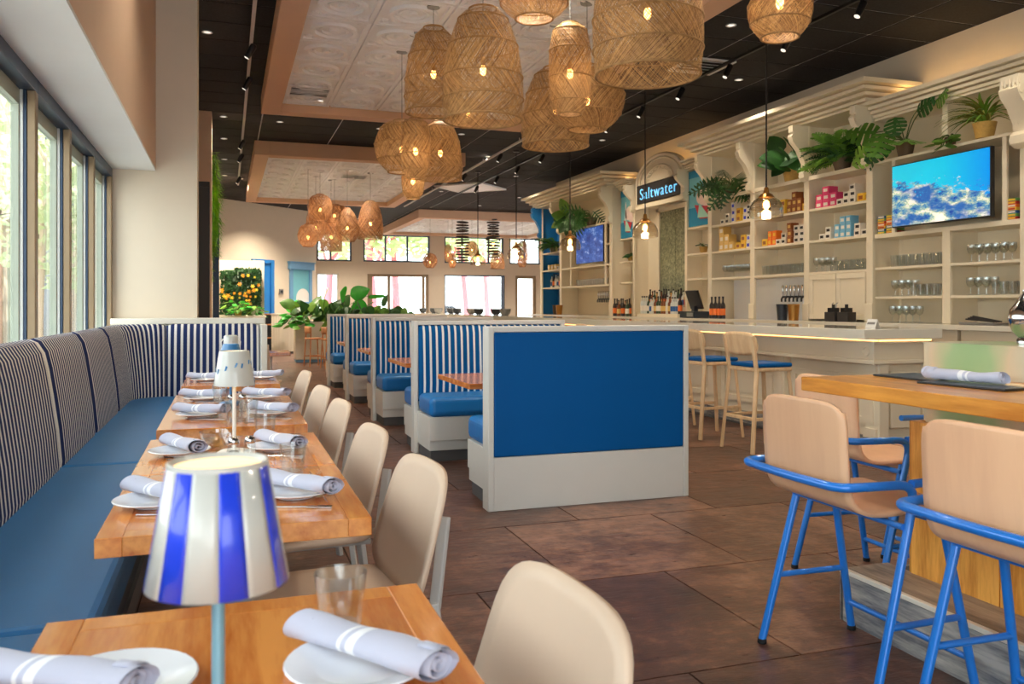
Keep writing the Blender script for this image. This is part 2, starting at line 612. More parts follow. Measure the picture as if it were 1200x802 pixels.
# ---- hanging ceiling trays lined with embossed tin panels
def tray(b, nx, ny, label):
    x0, x1, y0, y1 = b
    zb, w, zt = 3.94, .25, 4.075
    t = thing('ceiling_tray', label, 'ceiling tray', ((x0 + x1) / 2, (y0 + y1) / 2, zb), 0, 'tan framed ceiling trays')
    cx, cy = (x0 + x1) / 2, (y0 + y1) / 2
    a, c = (x1 - x0) / 2, (y1 - y0) / 2
    H = CEIL - zb - .005
    for n_, q in (('frame_rail', (-a, -a + w, -c, c)), ('frame_rail', (a - w, a, -c, c)), ('frame_rail', (-a + w, a - w, -c, -c + w)), ('frame_rail', (-a + w, a - w, c - w, c))):
        f = MB().box(q[0], q[1], q[2], q[3], 0, H).build(n_, 'tray_tan', t, bevel=.008)
    px, py = (2 * a - 2 * w) / nx, (2 * c - 2 * w) / ny
    m = MB()
    z = zt - zb
    m.box(-px / 2 + .002, px / 2 - .002, -py / 2 + .002, py / 2 - .002, z, z + .01)
    for q in ((-px / 2 + .01, px / 2 - .01, -py / 2 + .01, -py / 2 + .05), (-px / 2 + .01, px / 2 - .01, py / 2 - .05, py / 2 - .01),
              (-px / 2 + .01, -px / 2 + .05, -py / 2 + .05, py / 2 - .05), (px / 2 - .05, px / 2 - .01, -py / 2 + .05, py / 2 - .05)):
        m.box(*q, z - .024, z)
    for r0, r1, hh in ((.19, .235, .035), (.12, .15, .022), (0.001, .05, .028)):
        m.lathe([(r0, z), (r0 + .004, z - hh), (r1 - .004, z - hh), (r1, z)], 20, cap=False)
    for sx in (-1, 1):
        for sy in (-1, 1):
            m.lathe([(.045, z), (.03, z - .014), (.001, z - .018)], 8, (sx * (px / 2 - .1), sy * (py / 2 - .1), 0), cap=False)
    for k in range(9):
        for sy in (-1, 1):
            m.box(-px * .36 + k * px * .09 - .008, -px * .36 + k * px * .09 + .008, sy * (py / 2 - .085) - .015, sy * (py / 2 - .085) + .015, z - .018, z)
    me = m.mesh('tin_panel', 'tin', 30)
    for i in range(nx):
        for j in range(ny):
            o = bpy.data.objects.new('tin_panel', me)
            COL.objects.link(o); o.parent = t
            o.location = (-a + w + px * (i + .5), -c + w + py * (j + .5), 0)
    return t
tray(TRAYS[0], 5, 10, 'tan framed tin-panel ceiling tray above the large woven pendants and striped tables')
tray(TRAYS[1], 5, 9, 'tan framed tin-panel ceiling tray over the small far cluster of woven pendants')
tray(TRAYS[2], 8, 9, 'tan framed tin-panel ceiling tray in front of the clerestory windows')

# ---- left side: window wall, soffit, pier
struct(MB().box(-1.12, -.96, -3, 8.1, 0, .45).build('wall_left', 'wall'))
struct(MB().box(-1.12, -.60, -3, 8.1, 2.475, CEIL).build('wall_left_upper', 'wall_tan'))  # tan tone carries the warm light falling on this face
struct(MB().box(-1.12, -.60, -3, 8.1, 2.455, 2.475).build('trim_1', 'soffit'))  # same paint as the face above, coloured lighter for sky light
struct(MB().box(-1.12, -.255, 8.1, 8.55, 0, CEIL).build('wall_pier', 'wall'))
struct(MB().box(-1.12, -.62, 8.55, 24.3, 0, CEIL).build('wall_left_far', 'wall'))
struct(MB().box(-.62, -.22, 13.5, 13.95, 0, CEIL).build('wall_pilaster', 'wall_tan'))

def window_bay(n, y0, y1):
    w = thing('window_%d' % n, 'bronze mullioned window bay above the striped banquette', 'window', (0, y1, 0), 0, 'window bays behind the banquette', 'structure')
    L = y1 - y0
    MB().box(-.99, -.95, -.07, 0, .45, 2.38).build('mullion', 'bronze', w, bevel=.004)
    MB().box(-1.006, -.991, -.075, -.004, .45, 2.38).build('gasket', 'sash_navy', w)
    MB().box(-1.021, -1.007, -.08, -.004, .45, 2.38).build('bead', 'sash_white', w)
    MB().box(-1.062, -1.022, -.09, -.004, .45, 2.38).build('sash_stile', 'sash', w, bevel=.004)
    MB().box(-1.062, -1.022, -L, -L + .05, .45, 2.38).build('sash_stile', 'sash', w, bevel=.004)
    MB().box(-1.062, -1.022, -L + .05, -.09, .45, .53).build('bottom_rail', 'sash', w)
    MB().box(-1.062, -1.022, -L + .05, -.09, 2.30, 2.38).build('top_rail', 'sash', w)
    MB().box(-1.07, -.95, -L, 0, 2.38, 2.455).build('header', 'sash_navy', w, bevel=.004)
    MB().box(-1.05, -1.044, -L + .05, -.09, .53, 2.30).build('pane', 'pane', w)
    return w
for i in range(11):
    window_bay(i + 1, 7.08 - 1.02 * i, 8.10 - 1.02 * i)

# ---- right side wall
struct(MB().box(7.46, 7.7, -3.0, 18.7, 0, CEIL).build('wall_right', 'wall'))
struct(MB().box(1.9, 7.7, -3.2, -3.0, 0, CEIL).build('wall_back', 'wall'))
struct(MB().box(7.46, 14, 18.62, 18.72, 3.6, CEIL).build('wall_right_return', 'wall'))
struct(MB().box(14, 14.2, 18.6, 32.6, 0, CEIL).build('wall_right_far', 'wall'))

# ---- far walls
def slantwall(name, p, q, th, z0, z1, mat):
    a, b = Vector((p[0], p[1], 0)), Vector((q[0], q[1], 0))
    d = (b - a).normalized(); n = Vector((-d.y, d.x, 0)) * th
    m = MB().prism([(a.x, a.y), (b.x, b.y), (b.x + n.x, b.y + n.y), (a.x + n.x, a.y + n.y)], z0, z1, 'z')
    return struct(m.build(name, mat))
PA, PB = Vector((-.75, 23.75)), Vector((2.64, 26.95))
slantwall('wall_far_angled', PA, PB, .2, 0, CEIL, 'wall')
struct(MB().box(2.5, 2.64, 27.0, 32.3, 0, CEIL).build('wall_far_return', 'wall'))
FY = 32.3
up = [(3.2, 4.5), (4.95, 7.55), (8.14, 10.6), (10.85, 12.2)]
lo = [(3.2, 4.0), (5.1, 7.5), (8.14, 10.65), (11.1, 12.0)]
m = MB()
for ops, z0, z1 in ((up, 2.96, 4.02), (lo, 0, 2.49)):
    e = 2.64
    for a, b in ops + [(14, 14)]:
        m.box(e, a, FY, FY + .25, z0, z1); e = b
m.box(2.64, 14, FY, FY + .25, 2.49, 2.96)
m.box(2.64, 14, FY, FY + .25, 4.02, CEIL)
struct(m.build('wall_far', 'wall'))
wn = 12
def far_window(x0, x1, z0, z1, bars, label, mat, pv=.05, cat='window'):
    global wn
    w = thing(('window_%d' if cat == 'window' else 'door_%d') % wn, label, cat, ((x0 + x1) / 2, FY, z0), 0, None, 'structure')
    wn += 1
    a, h = (x1 - x0) / 2, z1 - z0
    for q in ((-a, -a + pv, 0, h), (a - pv, a, 0, h), (-a + pv, a - pv, 0, pv), (-a + pv, a - pv, h - pv, h)):
        MB().box(q[0], q[1], .05, .15, q[2], q[3]).build('frame', mat, w)
    xs = [-a + pv] + [-a + 2 * a * b for b in bars] + [a - pv]
    for b in xs[1:-1]:
        MB().box(b - pv / 2, b + pv / 2, .05, .15, pv, h - pv).build('mullion', mat, w)
    for p, q in zip(xs[:-1], xs[1:]):
        MB().box(p + pv / 2, q - pv / 2, .09, .10, pv, h - pv).build('pane', 'pane', w)
    return w
far_window(3.2, 4.5, 2.96, 4.02, (.4,), 'short clerestory window beside the angled cream wall', 'sash_navy', .06)
far_window(4.95, 7.55, 2.96, 4.02, (.33, .66), 'three-pane clerestory window above the bronze framed glazing', 'sash_navy', .06)
far_window(8.14, 10.6, 2.96, 4.02, (.3, .75), 'clerestory window behind the black coil pendants', 'sash_navy', .06)
far_window(10.85, 12.2, 2.96, 4.02, (.5,), 'clerestory window above the narrow glass door', 'sash_navy', .06)
far_window(3.2, 4.0, 0, 2.49, (), 'narrow full-height window behind the broad green leaves', 'sash_white')
far_window(5.1, 7.5, 0, 2.49, (.06, .35, .92), 'full-height glazing with bronze posts looking out on pink trunks', 'bronze', .10)
far_window(8.14, 10.65, 0, 2.49, (.96,), 'wide full-height window with two pink trunks beyond', 'sash_navy')
far_window(11.1, 12.0, 0, 2.49, (), 'narrow bronze framed glass door by the blue shelf end', 'bronze', .12, 'door')

# low wall behind the banquette's far return
lw = struct(MB().box(-.95, .28, 7.97, 8.09, 0, 1.09).build('wall_low', 'white_paint'))
MB().box(-.95, .33, 7.93, 8.10, 1.09, 1.145).build('cap', 'white_paint', lw, bevel=.01)
MB().box(.28, .33, 7.55, 8.10, 0, 1.09).build('end_post', 'white_paint', lw, bevel=.006)

# ============================================================ OUTSIDE
def out_ground():
    o = MB().box(-60, -1.25, -30, 90, -.25, -.10).build('pavement', 'pavement')
    struct(o)
    o2 = MB().box(-1.25, 60, 32.7, 90, -.25, -.10).build('pavement', 'pavement')
    struct(o2)
out_ground()
def tree(loc, H, rad, nleaf, tmat, lmat, lean, label, group, low=.45, ls=.22, trunk_r=.14):
    t = thing('tree', label, 'tree', loc, 0, group)
    top = Vector((lean[0], lean[1], H * .62))
    m = MB()
    path = bez((0, 0, 0), (lean[0] * .2, lean[1] * .2, H * .3), top, 7)
    m.tube(path, [trunk_r * (1 - .07 * i) for i in range(8)], 8)
    rnd = random.Random(int(loc[0] * 100 + loc[1] * 10))
    for k in range(5):
        p = path[4 + k % 4]
        a = rnd.uniform(0, 2 * PI)
        q = p + Vector((math.cos(a) * rad * .6, math.sin(a) * rad * .6, H * .28))
        m.tube(bez(p, (p + q) / 2 + Vector((0, 0, -.1)), q, 4), [trunk_r * .4, trunk_r * .34, trunk_r * .26, trunk_r * .18, trunk_r * .1], 6)
    m.build('trunk', tmat, t, 40)
    f = MB()
    for k in range(nleaf):
        while True:
            d = Vector((rnd.uniform(-1, 1), rnd.uniform(-1, 1), rnd.uniform(-1, 1)))
            if .15 < d.length < 1: break
        c = Vector((lean[0], lean[1], H * (low + 1) / 2)) + Vector((d.x * rad, d.y * rad, d.z * H * (1 - low) / 2))
        u = Vector((rnd.gauss(0, 1), rnd.gauss(0, 1), rnd.gauss(0, .6))).normalized()
        w = u.orthogonal().normalized()
        s_ = ls * rnd.uniform(.6, 1.3)
        f.quad([c - u * s_, c + w * s_ * .45, c + u * s_, c - w * s_ * .45])
    o = f.build('foliage', lmat, t)
    o['kind'] = 'stuff'
    return t
g1 = 'pink trunked trees outside the far glazing'
for x, y, ln in ((6.0, 36, (-.35, .2)), (8.55, 35.6, (.45, .2)), (7.25, 37.4, (-.2, .3)), (10.2, 36, (-.5, .2)), (4.2, 38, (.3, 0)), (11.9, 38.5, (-.3, .2))):
    tree((x, y, -.1), 7.6, 2.3, 900, 'pink', 'leaf_pale', ln, 'leaning tree with a pink trunk and pale green crown outside the far glazing', g1, .42, .24, .20)
g2 = 'street trees outside the window bays'
for x, y, l in ((-3.0, 15.8, 'street tree seen through the bay next to the pale building'), (-3.0, 19.0, 'street tree seen through the bay beside the pier'), (-3.0, 22.2, 'street tree standing farther down the pavement'), (-3.0, 25.6, 'street tree standing farthest down the pavement')):
    tree((x, y, -.1), 6.0, 1.2, 900, 'facade', 'leaf_pale', (.15, .1), l, g2, .25, .14, .08)

# pale building beyond the window bays, with brick lower courses and cornice
def building(x, y0, y1, H, label):
    b = thing('building', label, 'building', (x, (y0 + y1) / 2, -.1))
    L = (y1 - y0) / 2
    MB().box(-6, 0, -L, L, 0, H).build('wall', 'facade', b)
    MB().box(-.1, .25, -L, L, 3.2, 3.5).build('cornice', 'facade', b)
    MB().box(-.1, .4, -L, L, H - .3, H).build('parapet', 'facade', b)
    n = int(2 * L / 3.2)
    for k in range(n):
        yy = -L + 1.6 + k * 3.2
        w = MB().box(0, .06, yy - .8, yy + .8, 4.1, 5.9).build('window', 'sash_white', b)
        MB().box(.062, .08, yy - .7, yy + .7, 4.2, 5.8).build('pane', 'slate', w)
        w = MB().box(0, .06, yy - 1.1, yy + 1.1, .5, 2.9).build('shopfront', 'sash', b)
        MB().box(.062, .08, yy - 1.0, yy + 1.0, .6, 2.8).build('pane', 'slate', w)
    MB().box(-6.02, .02, -L - .06, -L, 0, 2.3).build('brick_base', 'brick', b)
    return b
building(-4.45, 20.0, 30.0, 7.5, 'pale stucco building with a brick base beyond the window bays')
building(-8, 40, 70, 9, 'taller pale building farther down the street')

def car(loc, rz, label):
    t = thing('car', label, 'car', loc, rz, 'parked white cars')
    prof = [(-2.1, .3), (-2.1, .75), (-1.5, .9), (-.8, 1.42), (.7, 1.42), (1.5, .92), (2.15, .78), (2.15, .3)]
    MB().prism(prof, -.85, .85, 'y').build('body', 'car_white', t, bevel=.08, seg=3)
    MB().prism([(-1.3, .95), (-.75, 1.36), (.65, 1.36), (1.25, .95)], -.86, .86, 'y').build('side_windows', 'slate', t)
    for x in (-1.3, 1.35):
        for y in (-.86, .86):
            MB().lathe([(.32, -.1), (.34, -.08), (.34, .08), (.32, .1)], 16, (x, y, .34), axis='y').build('wheel', 'rubber', t)
for x, y, r in ((6.3, 45, .05), (11.2, 46, .02)):
    car((x, y, -.1), r, 'white car parked beyond the pink trunks')
# garland bulbs outside the window bays
sl = thing('string_lights', 'string of small bulbs hanging outside the window bays', 'string lights', (-3.2, 5, 2.2))
pts = [(0, -3 + .5 * k, .35 + .18 * abs(math.sin(k * PI / 6))) for k in range(31)]
MB().tube(pts, .006, 5).build('cable', 'black_metal', sl)
for p in pts[::2]:
    MB().tube([(p[0], p[1], p[2]), (p[0], p[1], p[2] - .05)], .018, 6).ball((p[0], p[1], p[2] - .08), (.03, .03, .04), 8, 6).build('bulb', 'slate', sl)
# ============================================================ BANQUETTE
XB, RB, YC, XE = -.93, .45, 7.5, .28
def bpath(s):
    """point and inward normal at arc length s along the banquette's back line (s=0 at y=-.6)"""
    L1 = YC + .6
    if s <= L1: return Vector((XB, -.6 + s, 0)), Vector((1, 0, 0))
    La = RB * PI / 2
    if s <= L1 + La:
        a = PI - (s - L1) / RB
        return Vector((XB + RB + RB * math.cos(a), YC + RB * math.sin(a), 0)), Vector((-math.cos(a), -math.sin(a), 0))
    return Vector((XB + RB + (s - L1 - La), YC + RB, 0)), Vector((0, -1, 0))
SL = YC + .6 + RB * PI / 2 + (XE - XB - RB)
bq = thing('banquette', 'long blue banquette with navy and white striped back along the windows', 'banquette', (XB, 4, 0))
BPROF = [(.02, .36), (.17, .40), (.182, .50), (.168, .66), (.146, .82), (.126, .95), (.108, 1.03), (.078, 1.08), (.045, 1.095), (.012, 1.085), (0, 1.05), (0, .36)]
def back_seg(s0, s1):
    m = MB()
    nu = max(10, int((s1 - s0) / .06))
    L = s1 - s0
    def fn(u, v):
        s = s0 + .003 + u * (L - .006)
        p, n = bpath(s)
        i = v * (len(BPROF) - 1); k = min(int(i), len(BPROF) - 2); t = i - k
        a = BPROF[k][0] * (1 - t) + BPROF[k + 1][0] * t
        z = BPROF[k][1] * (1 - t) + BPROF[k + 1][1] * t
        e = min(u, 1 - u) * L
        q = .028 * max(0, 1 - e / .05) ** 2
        a = max(0, a - q); z = z - q * .6
        return p + n * a + Vector((0, 0, z)) - Vector((XB, 4, 0))
    m.grid(fn, nu, len(BPROF) - 1, lambda u, v: (s0 + u * L, v))
    m.build('back_cushion', 'stripe_navy', bq, 60)
for a, b in ((0, 2.8), (2.8, 5.12), (5.12, 6.25), (6.25, 7.35), (7.35, 8.78), (8.78, SL)):
    back_seg(a, b)
for a, b in ((-.6, 2.27), (2.275, 4.55)):
    MB().box(XB + .12 - XB, -.30 - XB, a - 4, b - 4, .34, .475).build('seat_cushion', 'seat_blue', bq, bevel=.03, seg=3)
poly = [(-.30, 4.555), (-.30, 7.30), (XE, 7.30), (XE, 7.82)]
for k in range(7):
    a = PI / 2 + PI / 2 * k / 6
    poly.append((XB + RB + .33 * math.cos(a), YC + .33 * math.sin(a)))
poly.append((-.81, 4.555))
MB().prism([(p[0] - XB, p[1] - 4) for p in poly], .34, .475, 'z').build('seat_cushion', 'seat_blue', bq, bevel=.03, seg=3)
MB().box(.0, .56, -4.6, 3.3, .0, .34).box(.0, 1.2, 3.42, 3.95, 0, .34).build('base', 'slate', bq)
MB().box(.56, .575, -4.6, 3.3, .0, .10).build('base_rail', 'grey_metal', bq)

# ============================================================ DINING TABLES
def dining_table(y0, label):
    t = thing('dining_table', label, 'table', (.0275, y0 + .355, 0), 0, 'wooden tables along the banquette')
    a, c, z0, z1, e = .2975, .3525, .708, .75, .055
    MB().box(-a + e, a - e, -c + e, c - e, z0, z1).build('tabletop', 'table_wood', t, bevel=.0008, seg=1)
    for q in ((-a, -a + e, -c, c), (a - e, a, -c, c), (-a + e, a - e, -c, -c + e), (-a + e, a - e, c - e, c)):
        MB().box(q[0] + .0002, q[1] - .0002, q[2] + .0002, q[3] - .0002, z0 - .001, z1).build('edge_board', 'table_wood', t, bevel=.0012, seg=1)
    MB().box(-.035, .035, -.035, .035, .02, z0).build('column', 'grey_metal', t, bevel=.008)
    MB().box(-.24, .24, -.03, .03, 0, .022).box(-.03, .03, -.26, .26, 0, .022).build('base', 'grey_metal', t)
    MB().box(-.2, .2, -.2, .2, z0 - .012, z0 - .002).build('mount_plate', 'black_metal', t)
    return t
TY = [.06, .785, 1.99, 2.70, 3.66, 4.37, 5.62]
TL = ['wooden two-seat table joined to the striped-lamp table', 'wooden two-seat table carrying the blue and white striped lamp',
      'wooden two-seat table, first of the pair with the blue-marked white lamp', 'wooden two-seat table carrying the white lamp with small blue marks',
      'wooden two-seat table, first of the pair with the teal lamp', 'wooden two-seat table carrying the teal lamp',
      'wooden two-seat table standing alone beside the low wall end of the banquette']
for y, l in zip(TY, TL): dining_table(y, l)

# ============================================================ DINING CHAIRS
def sq(s, t, e=4):
    m = max(abs(s), abs(t))
    L = (abs(s) ** e + abs(t) ** e) ** (1 / e)
    k = m / L if L > 1e-9 else 1
    return s * k, t * k
def solid(o, th, off=0):
    md = o.modifiers.new('thick', 'SOLIDIFY'); md.thickness = th; md.offset = off
    return o
def make_chair():
    t = thing('dining_chair', 'x', 'chair', (0, 0, 0), 0, 'beige dining chairs along the banquette tables')
    m = MB()
    def back(u, v):
        s, q = sq(2 * u - 1, 2 * v - 1, 4.5)
        y = s * (.244 - .016 * q)
        z = .620 + q * .178
        x = .172 + (z - .46) * .29 - .022 * (s * s)
        return (x, y, z)
    m.grid(back, 14, 12)
    o = m.build('backrest', 'chair_shell', t, 80); solid(o, .016)
    m = MB()
    def seat(u, v):
        s, q = sq(2 * u - 1, 2 * v - 1, 4)
        return (s * .225 - .01, q * (.22 - .012 * s), .45 - .012 * (1 - s * s) * (1 - q * q) - (.012 * max(0, -s) ** 3))
    m.grid(seat, 12, 12)
    o = m.build('seat', 'chair_shell', t, 80); solid(o, .024, -1)
    for sy in (-1, 1):
        q = MB()
        for p0, p1, w in (((.28, sy * .205, 0), (.222, sy * .185, .44), .03), ((.222, sy * .185, .43), (.262, sy * .150, .66), .024)):
            d = Vector(p1) - Vector(p0)
            q.obox((Vector(p0) + Vector(p1)) / 2, (w * 1.3, w * .75, d.length + .01), d.to_track_quat('Z', 'Y').to_matrix())
        q.build('leg', 'chair_leg', t, bevel=.004)
        p0, p1 = Vector((-.21, sy * .19, 0)), Vector((-.16, sy * .165, .43))
        d = p1 - p0
        MB().obox((p0 + p1) / 2, (.034, .024, d.length), d.to_track_quat('Z', 'Y').to_matrix()).build('leg', 'chair_leg', t, bevel=.004)
    MB().box(-.17, .2, -.165, .165, .405, .425).build('seat_frame', 'chair_leg', t, bevel=.004)
    return t
c0 = make_chair()
CH = [(.275, 1.25, .06, 'beige dining chair pulled up to the table with the striped lamp'),
      (.30, 2.40, .08, 'beige dining chair at the first of the pair of tables with the white lamp'),
      (.275, 3.14, .06, 'beige dining chair at the table carrying the blue-marked white lamp'),
      (.27, 4.06, .06, 'beige dining chair at the first of the pair of tables with the teal lamp'),
      (.26, 4.80, .08, 'beige dining chair at the table carrying the teal lamp'),
      (.27, 5.98, .06, 'beige dining chair at the lone table beside the low wall')]
for i, (x, y, r, l) in enumerate(CH):
    if i == 0:
        c0.location = (x, y, 0); c0.rotation_euler = (0, 0, r); c0['label'] = l
    else: dup(c0, (x, y, 0), r, l)

# ============================================================ TABLE SETTINGS
def make_plate():
    t = thing('side_plate', 'x', 'plate', (0, 0, 0), 0, 'white side plates on the banquette tables')
    MB().lathe([(.001, .004), (.055, .004), (.062, .006), (.098, .016), (.100, .018), (.098, .020), (.060, .010), (.055, .008), (.001, .008)], 32, cap=False).build('dish', 'plate', t, 50)
    MB().lathe([(.045, 0), (.045, .004), (.05, .004), (.05, 0)], 24, cap=False).build('foot_ring', 'plate', t)
    return t
def make_napkin():
    t = thing('napkin_roll', 'x', 'napkin', (0, 0, 0), 0, 'rolled napkins on the plates')
    m = MB()
    L = .262
    def fn(u, v):
        a = 2 * PI * v
        R_ = .0225 + .0045 * u + .0013 * math.sin(u * 11 + a)
        h = R_ * (.86 - .10 * math.sin(PI * u))
        cy = .006 * math.sin(u * 4)
        k = 1 + .045 * math.sin(2 * a + u * 3)
        lip = .006 * (v - .5) if u > .9 else 0
        return ((u - .5) * L + .006 * math.sin(a + 1) * (1 if .1 < u < .9 else 1.6), R_ * math.cos(a) * 1.12 * k + cy, h * math.sin(a) * k + h + .001 + lip)
    m.grid(fn, 26, 22, lambda u, v: (u, v))
    m.build('cloth', 'napkin', t, 80)
    for e, R_ in ((-1, .0215), (1, .0262)):
        m = MB()
        def sp(u, v, e=e, R_=R_):
            a = u * 4.6 * PI
            r = R_ * (.12 + .86 * u)
            return (e * (L / 2 - .004 - .03 * v), r * math.cos(a) * 1.1, R_ * .84 + r * .84 * math.sin(a) + .001)
        m.grid(sp, 46, 1, lambda u, v: (.02, v))
        solid(m.build('rolled_end', 'napkin', t, 80), .002)
    return t
def make_fork():
    t = thing('fork', 'x', 'fork', (0, 0, 0), 0, 'forks beside the plates')
    MB().box(-.10, .03, -.004, .004, 0, .003).box(.03, .055, -.010, .010, 0, .003).build('handle', 'chrome', t, bevel=.001)
    for y in (-.008, -.0027, .0027, .008):
        MB().box(.055, .09, y - .0014, y + .0014, .0, .003).build('tine', 'chrome', t)
    return t
def make_tumbler(r, h, name='water_glass', mat='clear_glass', cat='glass'):
    t = thing(name, 'x', cat)
    MB().lathe([(.001, .006), (r * .76, .006), (r, h), (r - .003, h), (r * .76 - .003, .014), (.001, .014)], 24, cap=False).build('bowl', mat, t, 50)
    MB().lathe([(.001, 0), (r * .74, 0), (r * .76, .006), (.001, .006)], 24, cap=False).build('thick_base', mat, t, 50)
    return t
def make_shaker(mat):
    t = thing('shaker', 'x', 'shaker')
    MB().lathe([(.001, 0), (.021, 0), (.022, .01), (.018, .055), (.016, .06)], 14).build('jar', 'clear_glass', t, 50)
    MB().lathe([(.001, .002), (.017, .002), (.016, .035), (.001, .035)], 12).build('contents', mat, t, 50)
    MB().lathe([(.017, .058), (.018, .06), (.017, .072), (.010, .080), (.001, .081)], 14).build('lid', 'chrome', t, 50)
    return t
tabs = ['striped-lamp table', 'first table of the white-lamp pair', 'white-lamp table', 'first table of the teal-lamp pair', 'teal-lamp table', 'lone table by the low wall']
plate0, nap0, fork0 = make_plate(), make_napkin(), make_fork()
first = True
SET = [(-.135, 1.185, -.55, 0, 1), (.170, 1.15, -.92, 0, 0), (-.170, 2.28, -.95, 1, 1), (.17, 2.27, -.92, 1, 0), (-.150, 3.03, -1.12, 2, 1), (.165, 3.02, -1.10, 2, 0),
       (-.12, 4.04, -.62, 3, 1), (.19, 4.0, -.85, 3, 0), (-.12, 4.74, -.5, 4, 1), (.19, 4.70, -.65, 4, 0), (-.13, 5.92, -.4, 5, 1), (.22, 6.00, -.2, 5, 0)]
for x, y, r, ti, bs in SET:
    side = 'banquette' if bs else 'chair'
    ll = ('white side plate on the %s side of the %s' % (side, tabs[ti]),
          'rolled napkin on the %s side plate of the %s' % (side, tabs[ti]),
          'steel fork beside the %s side plate of the %s' % (side, tabs[ti]))
    a = math.pi * .0
    for obj0, l, p, rz in ((plate0, ll[0], (x, y, .7515), 0), (nap0, ll[1], (x + (.01 if y > 1.3 or not bs else -.075), y - .005, .7705), r), (fork0, ll[2], (x + (.06 if bs else -.01), y - .125, .7512), -.3)):
        if first:
            obj0.location = p; obj0.rotation_euler = (0, 0, rz); obj0['label'] = l
        else: dup(obj0, p, rz, l)
    first = False
wg = make_tumbler(.040, .092)
wg['group'] = 'water glasses on the banquette tables'
first = True
for x, y, ti, bs in ((.165, 1.305, 0, 0), (.185, 2.56, 1, 0), (.135, 3.27, 2, 0), (.03, 3.83, 3, 1), (.09, 3.80, 3, 0), (-.035, 4.62, 4, 1), (.11, 4.86, 4, 0), (.13, 5.76, 5, 0), (-.02, 5.80, 5, 1)):
    l = 'short clear water glass on the %s side of the %s' % ('banquette' if bs else 'chair', tabs[ti])
    if first: wg.location = (x, y, .7512); wg['label'] = l; first = False
    else: dup(wg, (x, y, .7512), 0, l)
bowl = thing('glass_bowl', 'wide clear glass bowl on the white-lamp table', 'bowl', (-.03, 3.11, .7512))
MB().lathe([(.001, .002), (.03, .002), (.055, .03), (.062, .062), (.059, .062), (.052, .031), (.028, .006), (.001, .006)], 24, cap=False).build('dish', 'clear_glass', bowl, 50)
sh_s, sh_p = make_shaker('paper'), make_shaker('soil')
first = True
for x, y, tn in ((.02, 2.93, 'white-lamp table'), (.02, 4.30, 'first table of the teal-lamp pair'), (.02, 5.95, 'lone table by the low wall')):
    for k, (s0, nm) in enumerate(((sh_s, 'salt'), (sh_p, 'pepper'))):
        p = (x + (.05 if k == 0 else -.0), y - (.09 if k == 0 else .1), .7512)
        l = 'glass %s shaker with steel lid on the %s' % (nm, tn)
        if first: s0.location = p; s0['label'] = l; s0['group'] = 'salt and pepper shakers'
        else: dup(s0, p, 0, l)
    first = False

# ============================================================ TABLE LAMPS
def table_lamp(loc, label, style):
    t = thing('table_lamp', label, 'lamp', loc, 0, 'cordless table lamps')
    zb, zt, r0, r1 = .235, .35, .066, .046
    n = 48
    polem = {'stripe': 'lamp_pole', 'marks': 'lamp_pole_white', 'teal': 'lamp_teal'}[style]
    MB().lathe([(.001, 0), (.052, 0), (.055, .004), (.055, .012), (.045, .018), (.010, .022), (.001, .022)], 32).build('base', polem, t, 50)
    MB().lathe([(.006, .02), (.006, .30)], 14).build('pole', polem, t, 50)
    if style == 'stripe':
        for k in range(14):
            per = 2 * PI / 7
            a_, b_ = ((-.20, .20) if k % 2 == 0 else (.20, per - .20))
            c_ = (k // 2) * per - PI / 2 - YAW - .35
            m = MB()
            def fn(u, v, a_=a_ + c_, b_=b_ + c_):
                a = a_ + (b_ - a_) * u
                r = r0 + (r1 - r0) * v
                return (r * math.cos(a), r * math.sin(a), zb + (zt - zb) * v)
            m.grid(fn, 5, 1)
            o = m.build('shade_stripe', 'lamp_blue' if k % 2 == 0 else 'lamp_white', t, 60); solid(o, .002, -1)
        m = MB().lathe([(r1 - .007, zt - .004), (r1 - .001, zt + .001), (r1 + .0008, zt), (r1 + .0006, zt - .005)], n, cap=False)
        m.build('rim', 'lamp_white', t, 60)
    elif style == 'marks':
        m = MB().lathe([(r0, zb), (r1 + .002, zt - .002), (r1, zt), (r1 - .006, zt), (r1 - .006, zt - .004), (r0 - .003, zb)], n, cap=False)
        sh = m.build('shade', 'lamp_white', t, 50)
        for k in range(14):
            a = k * 2.4; v = .15 + .6 * ((k * .37) % 1)
            r = r0 + (r1 - r0) * v + .0012
            c = Vector((r * math.cos(a), r * math.sin(a), zb + (zt - zb) * v))
            R = Matrix.Rotation(a, 3, 'Z') @ Matrix.Rotation(.7 * math.sin(k * 5), 3, 'X')
            MB().obox(c, (.0012, .006, .018), R).build('painted_fish', 'lamp_teal', sh)
    else:
        MB().lathe([(.058, zb), (.038, zb + .075), (.034, zb + .075), (.054, zb)], n, cap=False).build('shade', 'lamp_teal', t, 50)
        MB().lathe([(.036, zb + .076), (.034, zb + .112), (.028, zb + .118), (.001, zb + .118)], n, cap=False).build('shade_cap', 'lamp_white', t, 50)
        for sx in (-1, 1):
            MB().tube([(sx * .036, 0, zb + .10), (sx * .046, 0, zb + .085), (sx * .044, 0, zb + .06)], .003, 6).build('clip', 'lamp_pole_white', t)
    if style != 'teal':
        MB().lathe([(.001, zt - .003), (r1 - .005, zt - .003)], n, cap=False).build('diffuser', 'lamp_inner', t, 50)
    light('glow', 'POINT', (0, 0, .29), .35, WARM, t, shadow_soft_size=.02)
    return t
table_lamp((-.008, .855, .7512), 'table lamp with glossy blue and white striped shade', 'stripe')
table_lamp((.023, 2.96, .7512), 'white table lamp with small blue fish marks on its shade', 'marks')
table_lamp((.018, 4.46, .7512), 'teal table lamp with a white cap', 'teal')

